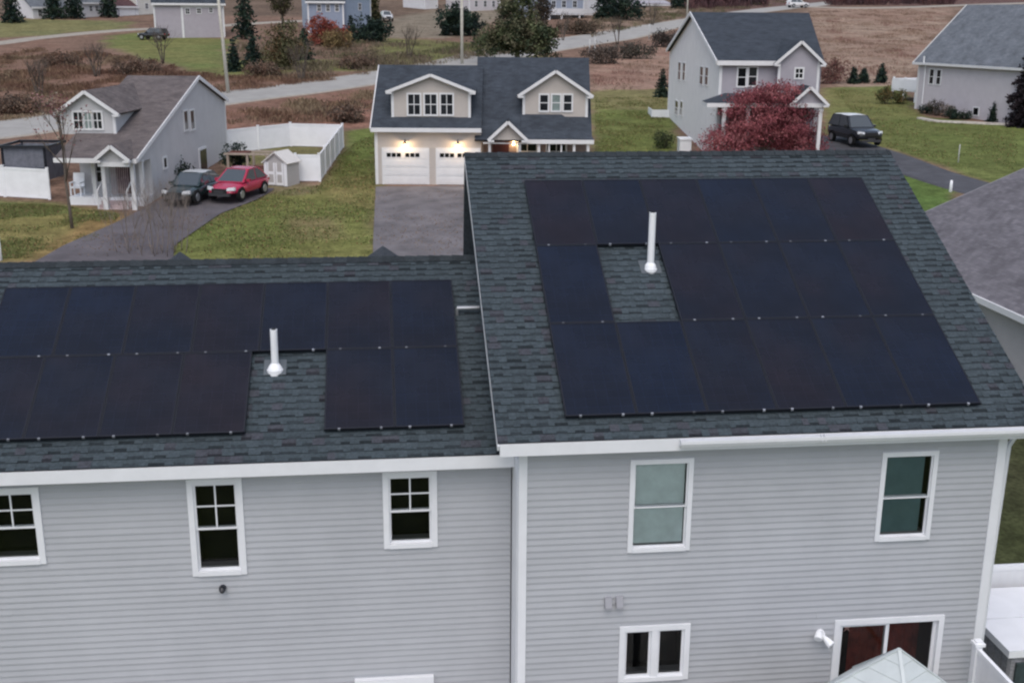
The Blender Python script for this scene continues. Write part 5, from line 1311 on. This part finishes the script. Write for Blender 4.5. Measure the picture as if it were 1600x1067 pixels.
pole('second white marker post nearest the beige house roof', ground_at(929, 92), 2.6, .1, False, 0, 'post', 'marker_post', GREYM)
pole('thin white stake on the lawn above the dark driveway', ground_at(1497, 254), 1.1, .035, False, 0, 'stake', 'garden_stake', GREYM)
pole('short white post at the corner of the lawn patch by the mottled roof', ground_at(1485, 300), .62, .09, False, 0, 'post', 'garden_post', VINYL)
pole('white post standing at the road edge left of the tall pale house', ground_at(1014, 63), 2.4, .09, False, 0, 'post', 'marker_post', GREYM)
p = ground_at(0, 407); pole('short white post at the left edge just above the near roof', (p[0], p[1]), 1.0, .1, False, 0, 'post', 'garden_post', VINYL)

# ------------------------------------------------------------------ trees and shrubs
EVER = [(.018, .034, .028), (.026, .045, .032), (.034, .052, .034), (.015, .026, .024)]
OLIV = [(.07, .075, .035), (.09, .085, .045), (.055, .06, .03), (.11, .095, .05)]
PINE = [(.06, .078, .038), (.085, .10, .05), (.115, .115, .068), (.045, .062, .036), (.10, .095, .06)]
REDL = [tuple(1.5 * u for u in c) for c in [(.165, .05, .058), (.205, .065, .072), (.12, .034, .042), (.15, .046, .056), (.25, .10, .105)]]
p = ground_at(1195, 250); s_ = 1 / 24.6
mp = broad_tree('japanese_maple', 'spreading tree with dark red leaves in front of the tall pale house', gz((p[0] - 1.15, p[1] - 3.2)), 5.6, 1.3, .14,
    [(0, 0, 2.9, 2.7, 1.9, 1.7), (-1.9, -.2, 1.8, 1.7, 1.4, 1.0), (1.9, 0, 1.9, 1.6, 1.4, 1.1), (.5, 0, 4.3, 1.6, 1.3, .9), (-1.0, .2, 3.7, 1.4, 1.2, .9), (1.7, 0, 3.3, 1.2, 1.2, .9), (-2.9, -.3, 1.35, 1.0, 1.0, .6), (2.8, .1, 1.3, .9, .9, .6)], 38000, 440, np.array([.27, .27, .14]), .085, REDL, stretch=1.3, up=.4)
p = ground_at(113, 357); bt = bare_tree('bare_tree', 'thin nearly bare tree with a few reddish leaves in front of the grey porch', gz(p), 5.4, .085, 3, 420, [(.2, .1, .1), (.28, .16, .15), (.3, .26, .2), (.16, .06, .07)], tilt=(-.16, .12), spread=.45)
p = ground_at(236, 402)
for k, (dx, dy, h) in enumerate(((-1.0, .8, 2.6), (.15, .2, 3.0), (.8, .9, 2.4))):
    bare_tree('bare_shrub', ['leafless grey shrub over the driveway, left one of three near the low ridge', 'leafless grey shrub over the driveway, tallest and middle of three', 'leafless grey shrub over the driveway, right one of three near the lawn'][k], gz((p[0] + dx, p[1] + dy)), h, .022, 3, stems=7, cat='shrub', spread=.35, bark=TWIG)
# big mixed pine behind the beige house
p = ground_at(808, 100); broad_tree('pine_tree', 'big olive green pine behind the beige house roof', gz(p), 11.5, 2.0, .3, [(0, 0, 3.4, 3.4, 3, 2.6), (1.6, 0, 2.8, 3.2, 2.6, 1.6), (-.5, 0, 6.4, 2.2, 2.1, 2.2), (-.2, 0, 9.2, 1.3, 1.3, 2.4), (-1.8, 0, 3.0, 2.6, 2.4, 1.7), (3.0, -.5, 1.8, 2.2, 2, 1.3), (-3.2, 0, 2.2, 1.8, 1.6, 1.6)], 16000, 330, .32, .22, PINE, stretch=1.6)
p = ground_at(714, 56); shrub('rhododendron', 'large dark green shrub behind the pole over the garage roof', gz(p), [(0, 0, 2.2, 3.6, 2.6, 2.4), (1.5, 0, 1.6, 3, 2.4, 1.8)], 5000, 150, .3, .3, EVER)
p = ground_at(505, 72); shrub('red_shrub', 'rust red autumn shrub in front of the far blue grey house', gz(p), [(0, 0, 2.0, 2.6, 2, 2.0), (1.6, 0, 1.4, 1.8, 1.6, 1.2)], 3600, 130, .28, .22, [(.24, .05, .04), (.19, .06, .045), (.3, .09, .06)])
p = ground_at(528, 78); shrub('tan_shrub', 'tan autumn shrub right of the rust red shrub', gz(p), [(0, 0, 1.2, 2.2, 1.8, 1.3)], 2000, 80, .25, .2, [(.2, .15, .07), (.16, .11, .06)])
p = ground_at(442, 108); shrub('olive_shrub', 'tall olive brown shrub at the roadside above the white fence', gz(p), [(0, 0, 2.5, 2.2, 2, 2.7), (1.2, 0, 1.6, 1.9, 1.7, 1.6)], 4200, 150, .3, .2, [(.1, .095, .05), (.13, .11, .06), (.08, .085, .045), (.15, .1, .055)])
for (px, py, h, r, lb) in ((366, 112, 3.4, 1.2, 'small dark spruce just right of the tall pole behind the grey house'), (396, 106, 3.6, 1.5, 'wider dark spruce second from the pole behind the grey house'), (476, 94, 3.8, 1.3, 'dark spruce left of the rust red shrub'), (549, 62, 3.6, 1.1, 'narrow dark evergreen at the far blue house corner')):
    conifer('spruce', lb, gz(ground_at(px, py)), h, r, EVER, 1500, .2, 'evergreens on the slope beyond the road')
p = ground_at(574, 66); shrub('evergreen_shrub', 'broad dark evergreen mass beside the far blue house', gz(p), [(0, 0, 1.6, 2.6, 2, 1.9), (2.0, 0, 1.5, 2.0, 1.8, 1.6), (-1.0, -2, .8, 2.2, 1.6, 1.0)], 4000, 130, .28, .25, EVER)
for (px, py, h, r, lb) in ((20, 36, 7.5, 2.2, 'dark conical spruce at the far left in front of the white house'), (85, 30, 9, 2.1, 'dark spruce between the two far white houses, left of the pair'), (116, 30, 9, 2.0, 'dark spruce right of the blue grey roof, nearer the maroon roof'), (170, 28, 9, 1.9, 'dark spruce left of the white garage under the maroon roof'), (384, 62, 11, 2.0, 'tall spruce right of the far mauve garage house'), (584, 38, 9, 1.6, 'olive tree rising behind the two far white cars')):
    conifer('spruce', lb, gz(ground_at(px, py)), h, r, EVER if px != 584 else OLIV, 1800, .3, 'spruces along the far houses')
p = ground_at(442, 44); broad_tree('tree', 'olive brown leafy tree between the two far house groups', gz(p), 8, 2.2, .2, [(0, 0, 5, 1.8, 1.7, 3)], 2600, 90, .35, .25, OLIV)
p = ground_at(845, 50); broad_tree('tree', 'dark leafless looking brown tree left of the white deck posts', gz(p), 6, 1.2, .2, [(0, 0, 3.5, 1.6, 1.5, 2.6)], 1800, 80, .3, .25, [(.05, .045, .035), (.08, .06, .045)])
p = ground_at(965, 32); shrub('evergreen_shrub', 'dark green evergreen mass right of the far white gabled house', gz(p), [(0, 0, 2.5, 3.4, 2.4, 2.8), (-2.5, 0, 2.2, 2.2, 2, 2.4), (3.0, 0, 1.8, 2, 2, 2)], 4200, 140, .35, .32, EVER)
p = ground_at(1060, 14); conifer('spruce', 'dark spruce left of the thin pole, top centre right', gz(p), 8, 2.2, EVER, 1500, .32, 'spruces along the far houses')
p = ground_at(905, 54); shrub('brown_shrub', 'brown bare brush under the white deck posts', gz(p), [(0, 0, 1.0, 4.0, 2, 1.2)], 2600, 100, .3, .2, [(.1, .075, .055), (.13, .09, .065), (.07, .06, .045)])
for (px, py, rx_, h, cols, lb) in ((985, 92, 3.2, 1.6, [(.075, .07, .06), (.1, .085, .07), (.06, .065, .05)], 'grey brown brush along the road left of the tall pale house'), (940, 100, 2.4, 1.9, [(.085, .07, .06), (.12, .095, .08)], 'grey brown brush at the right end of the beige house'), (1040, 74, 2.4, 2.0, [(.08, .06, .055), (.055, .05, .045)], 'dark brush behind the corner of the tall pale house')):
    shrub('brown_shrub', lb, gz(ground_at(px, py)), [(0, 0, h * .5, rx_, 1.5, h * .6)], 2600, 110, .25, .16, cols)
p = ground_at(1034, 152); conifer('juniper', 'dark cone shaped evergreen behind the tall pale house corner', gz(p), 2.6, .75, EVER, 1200, .13)
for k, (px, py, h, r) in enumerate(((1333, 131, 1.7, .75), (1349, 130, 1.5, .7), (1376, 130, 2.0, .75))):
    conifer('spruce', ['small dark spruce on the lawn edge, left of three', 'small dark spruce on the lawn edge, middle of three', 'small dark spruce on the lawn edge, right of three'][k], gz(ground_at(px, py)), h, r, EVER, 1400, .13, 'three small spruces on the lawn edge')
p = ground_at(1384, 163); shrub('tan_shrub', 'round tan and green shrub on the lawn left of the rose grey house', gz(p), [(0, 0, .7, .9, .8, .75), (1.3, 0, .6, .8, .7, .7)], 2200, 90, .12, .1, [(.15, .1, .04), (.08, .095, .04), (.12, .11, .05)])
p = ground_at(1592, 190); conifer('columnar_evergreen', 'tall dark purple brown evergreen against the rose grey house, right edge', gz((p[0] - .9, p[1] - 3.0)), 6.6, 1.75, [(.032, .025, .03), (.045, .034, .04), (.02, .018, .022)], 15000, .14, power=.4, low=.03)
for (px, py, rx_, h, cols, lb) in ((1462, 181, .8, 1.3, [(.09, .075, .07), (.13, .11, .1), (.06, .06, .045)], 'twiggy brown shrub under the window of the rose grey house'), (1479, 183, .7, .9, [(.2, .17, .15), (.14, .12, .1)], 'pale dry shrub second in the border of the rose grey house'), (1448, 178, .7, .7, EVER, 'low dark shrub at the left end of the border'), (1505, 187, .9, .5, EVER, 'low dark shrub in the middle of the border'), (1487, 187, .3, .8, EVER, 'small upright dark shrub in the border')):
    shrub('border_shrub', lb, gz(ground_at(px, py)), [(0, 0, h * .5, rx_, .6, h * .55)], 900, 50, .1, .09, cols, stem_h=h * .5)
p = ground_at(1551, 191); conifer('juniper', 'small dark cone shaped evergreen in the border of the rose grey house', gz(p), 1.5, .5, EVER, 900, .1)
p = ground_at(1036, 232); shrub('green_shrub', 'low dark green shrub under the white deck of the tall pale house', gz(p), [(0, 0, .5, .8, .7, .6)], 900, 50, .1, .1, [(.05, .07, .03), (.07, .085, .04)])
p = ground_at(1295, 150); shrub('maroon_shrub', 'dull red brown brush right of the tall pale house gable', gz(ground_at(1300, 131)), [(0, 0, 1.2, 1.8, 1.4, 1.3)], 1800, 80, .2, .14, [(.15, .065, .06), (.11, .055, .05), (.18, .09, .075)])
p = ground_at(283, 296); shrub('green_shrub', 'dark green shrub against the grey house wall behind the parked car', gz((p[0] - .2, p[1] + 1.2)), [(0, 0, .6, .7, .8, .7)], 1200, 60, .1, .09, EVER)
p = ground_at(370, 268); shrub('green_shrub', 'dark shrub at the back corner of the grey house beside the red car', gz(p), [(0, 0, .7, .9, .7, .8)], 1200, 60, .12, .1, EVER)

# dry brush and weeds that nobody could count
def brush(name, polys, n, hmin, hmax, cols, seed):
    r_ = np.random.default_rng(seed); cen = []; W2 = [np.array([ground_at(*p)[:2] for p in q]) for q in polys]
    areas = np.array([abs(np.sum(w[:, 0] * np.roll(w[:, 1], -1) - w[:, 1] * np.roll(w[:, 0], -1))) / 2 for w in W2]); areas = areas / areas.sum()
    P = []
    for w_, a_ in zip(W2, areas):
        lo, hi = w_.min(0), w_.max(0); need = int(n * a_); got = np.zeros((0, 2))
        while len(got) < need:
            q = lo + (hi - lo) * r_.random((need * 3, 2)); got = np.concatenate([got, q[inpoly(q[:, 0], q[:, 1], w_)]])
        P.append(got[:need])
    P = np.concatenate(P); n = len(P)
    dn = np.array([fbm(x, y, 4.0, 2.2) for x, y in P]); keep = dn + r_.normal(size=n) * .2 > -.12; P = P[keep]; dn = dn[keep]; n = len(P)
    h = (hmin + (hmax - hmin) * r_.random(n)) * np.clip(.8 + dn * 1.2, .3, 1.7); wd = h * .12
    z = zg(P[:, 1]); ang = r_.random(n) * np.pi; dx = np.cos(ang) * wd; dy = np.sin(ang) * wd; lx_ = r_.normal(size=n) * h * .35; ly_ = r_.normal(size=n) * h * .35
    v = np.stack([np.stack([P[:, 0] - dx * .3, P[:, 1] - dy * .3, z - .03], 1), np.stack([P[:, 0] + dx * .3, P[:, 1] + dy * .3, z - .03], 1), np.stack([P[:, 0] + dx + lx_, P[:, 1] + dy + ly_, z + h * .8], 1), np.stack([P[:, 0] - dx * .2 + lx_, P[:, 1] - dy * .2 + ly_, z + h], 1)], 1).reshape(-1, 3)
    me = bpy.data.meshes.new(name); me.vertices.add(4 * n); me.vertices.foreach_set('co', v.astype(np.float32).ravel()); me.loops.add(4 * n); me.loops.foreach_set('vertex_index', np.arange(4 * n, dtype=np.int32))
    me.polygons.add(n); me.polygons.foreach_set('loop_start', np.arange(0, 4 * n, 4, dtype=np.int32)); me.update(calc_edges=True)
    cols = np.array(cols); hue = np.clip((fbm_arr(P, 7.0, 5.5) + .5), 0, .999); ci = (np.clip(hue + r_.normal(size=n) * .1, 0, .999) * len(cols)).astype(int)
    c = np.ones((n, 4, 4), np.float32); c[:, :, :3] = np.clip(cols[ci] * (1 + r_.normal(size=(n, 1)) * .18), .005, 1)[:, None, :]
    at = me.color_attributes.new('tint', 'FLOAT_COLOR', 'CORNER'); at.data.foreach_set('color', c.ravel()); me.materials.append(LEAF)
    o = bpy.data.objects.new(name, me); COL.objects.link(o); setting(o, 'stuff'); return o
def fbm_arr(P, s, seed): return np.array([fbm(x, y, s, seed) for x, y in P])
brush('dry_brush', [[(-60, 200), (-60, 100), (60, 78), (170, 85), (250, 100), (340, 122), (580, 116), (570, 122), (470, 133), (345, 148), (60, 185)], [(352, 178), (470, 160), (585, 143), (585, 192), (530, 198), (450, 192), (352, 196)]], 95000, .12, .42,
      [(.165, .098, .072), (.195, .12, .082), (.235, .16, .105), (.14, .092, .068), (.25, .19, .125)], 11)
brush('dry_field_grass', [[(925, 104), (1052, 92), (1048, 138), (925, 144)], [(1262, 18), (1500, 14), (1440, 100), (1400, 134), (1305, 132)]], 52000, .08, .28, [(.2, .13, .1), (.26, .18, .13), (.3, .22, .16), (.22, .12, .1)], 12)
brush('far_scrub', [[(590, 122), (600, 70), (860, 64), (850, 78), (722, 96)], [(925, 60), (1060, 30), (1250, 3), (1300, -3), (930, 20), (920, 40)], [(360, 100), (370, 70), (600, 52), (600, 112), (470, 130)]], 60000, .14, .5, [(.16, .13, .09), (.19, .155, .105), (.14, .115, .085), (.2, .15, .115), (.13, .13, .07)], 13)
brush('maroon_hedge', [[(1290, 9), (1490, 8), (1500, -6), (1290, -6)], [(1075, 16), (1200, 12), (1200, -4), (1075, -2)]], 22000, .5, 1.6, [(.09, .05, .055), (.12, .065, .065), (.07, .045, .05)], 14)

# fallen leaves and grass tufts on the lawns
def litter(name, polys, n, smin, smax, cols, seed, stand=0.0):
    r_ = np.random.default_rng(seed); P = []
    for q in polys:
        w_ = np.array([ground_at(*p)[:2] for p in q]); lo, hi = w_.min(0), w_.max(0); k = lo + (hi - lo) * r_.random((n * 3 // len(polys), 2)); k = k[inpoly(k[:, 0], k[:, 1], w_)]; P.append(k)
    P = np.concatenate(P); dn = fbm_arr(P, 3.0, 7.7); P = P[dn + r_.normal(size=len(P)) * .25 > 0]; n = len(P)
    c = np.stack([P[:, 0], P[:, 1], zg(P[:, 1]) + .025 + stand * r_.random(n)], 1)
    cols = np.array(cols); col = cols[r_.integers(0, len(cols), n)] * (1 + r_.normal(size=(n, 1)) * .2)
    o = quads_mesh(name, c, None, smin + (smax - smin) * r_.random(n), np.clip(col, .004, 1), LEAF, None, 1.2, .75 if stand == 0 else .2)
    return setting(o, 'stuff')
LAWNS = [[(235, 418), (270, 370), (340, 338), (430, 300), (500, 290), (540, 235), (588, 200), (588, 400)], [(0, 318), (90, 322), (190, 335), (150, 375), (60, 405), (0, 405)], [(1300, 140), (1405, 140), (1440, 185), (1590, 205), (1590, 270), (1500, 265), (1380, 230)], [(930, 150), (1040, 150), (1040, 238), (930, 238)]]
litter('fallen_leaves', LAWNS, 7000, .04, .10, [(.2, .12, .06), (.26, .18, .09), (.15, .08, .05), (.3, .22, .12)], 21)
litter('grass_tufts', LAWNS, 70000, .03, .085, [(.135, .16, .055), (.15, .168, .062), (.175, .17, .072), (.125, .15, .05)], 22, .012)
litter('driveway_leaves', [[(70, 405), (150, 370), (225, 345), (330, 335), (262, 400)], [(586, 300), (725, 300), (735, 400), (584, 400)]], 2600, .05, .11, [(.2, .12, .07), (.27, .18, .1), (.14, .08, .06)], 23)

for k, (px, py, h, st_, lb) in enumerate(((255, 100, 4.2, 3, 'bare brown tree on the bank behind the grey house roof'), (150, 120, 3.4, 4, 'bare multi stemmed tree in the brown brush, far left'), (60, 150, 3.2, 4, 'low bare tree at the left in the brown brush by the road'), (470, 128, 3.6, 4, 'bare brown tree at the roadside above the white fence corner'), (640, 92, 4.0, 3, 'bare tree on the green bank left of the pole over the garage roof'), (880, 64, 4.4, 3, 'bare tree under the white deck posts, left'), (965, 70, 4.0, 3, 'bare tree on the bank between the deck posts and the tall pale house'), (1020, 40, 4.0, 3, 'bare tree by the road left of the thin pole'))):
    bare_tree('bare_tree', lb, gz(ground_at(px, py), 0), h, .09, 3, stems=st_, spread=.55)
for (px, py, rx_, h, lb) in ((25, 178, 2.2, 1.2, 'brown bush at the road edge, far left'), (215, 118, 2.6, 1.5, 'brown bush left of the grey house ridge on the bank'), (100, 105, 2.6, 1.3, 'brown bush in the upper left brush field'), (410, 122, 2.0, 1.4, 'brown bush right of the two dark spruces'), (560, 108, 2.4, 1.3, 'brown bush above the left roof edge of the beige house'), (545, 190, 1.2, 1.0, 'reddish bush behind the right corner of the white yard fence')):
    shrub('brown_shrub', lb, gz(ground_at(px, py), 0), [(0, 0, h * .5, rx_, 1.4, h * .6)], 2600, 110, .22, .14, [(.13, .09, .07), (.16, .115, .085), (.10, .075, .06), (.18, .11, .08)])
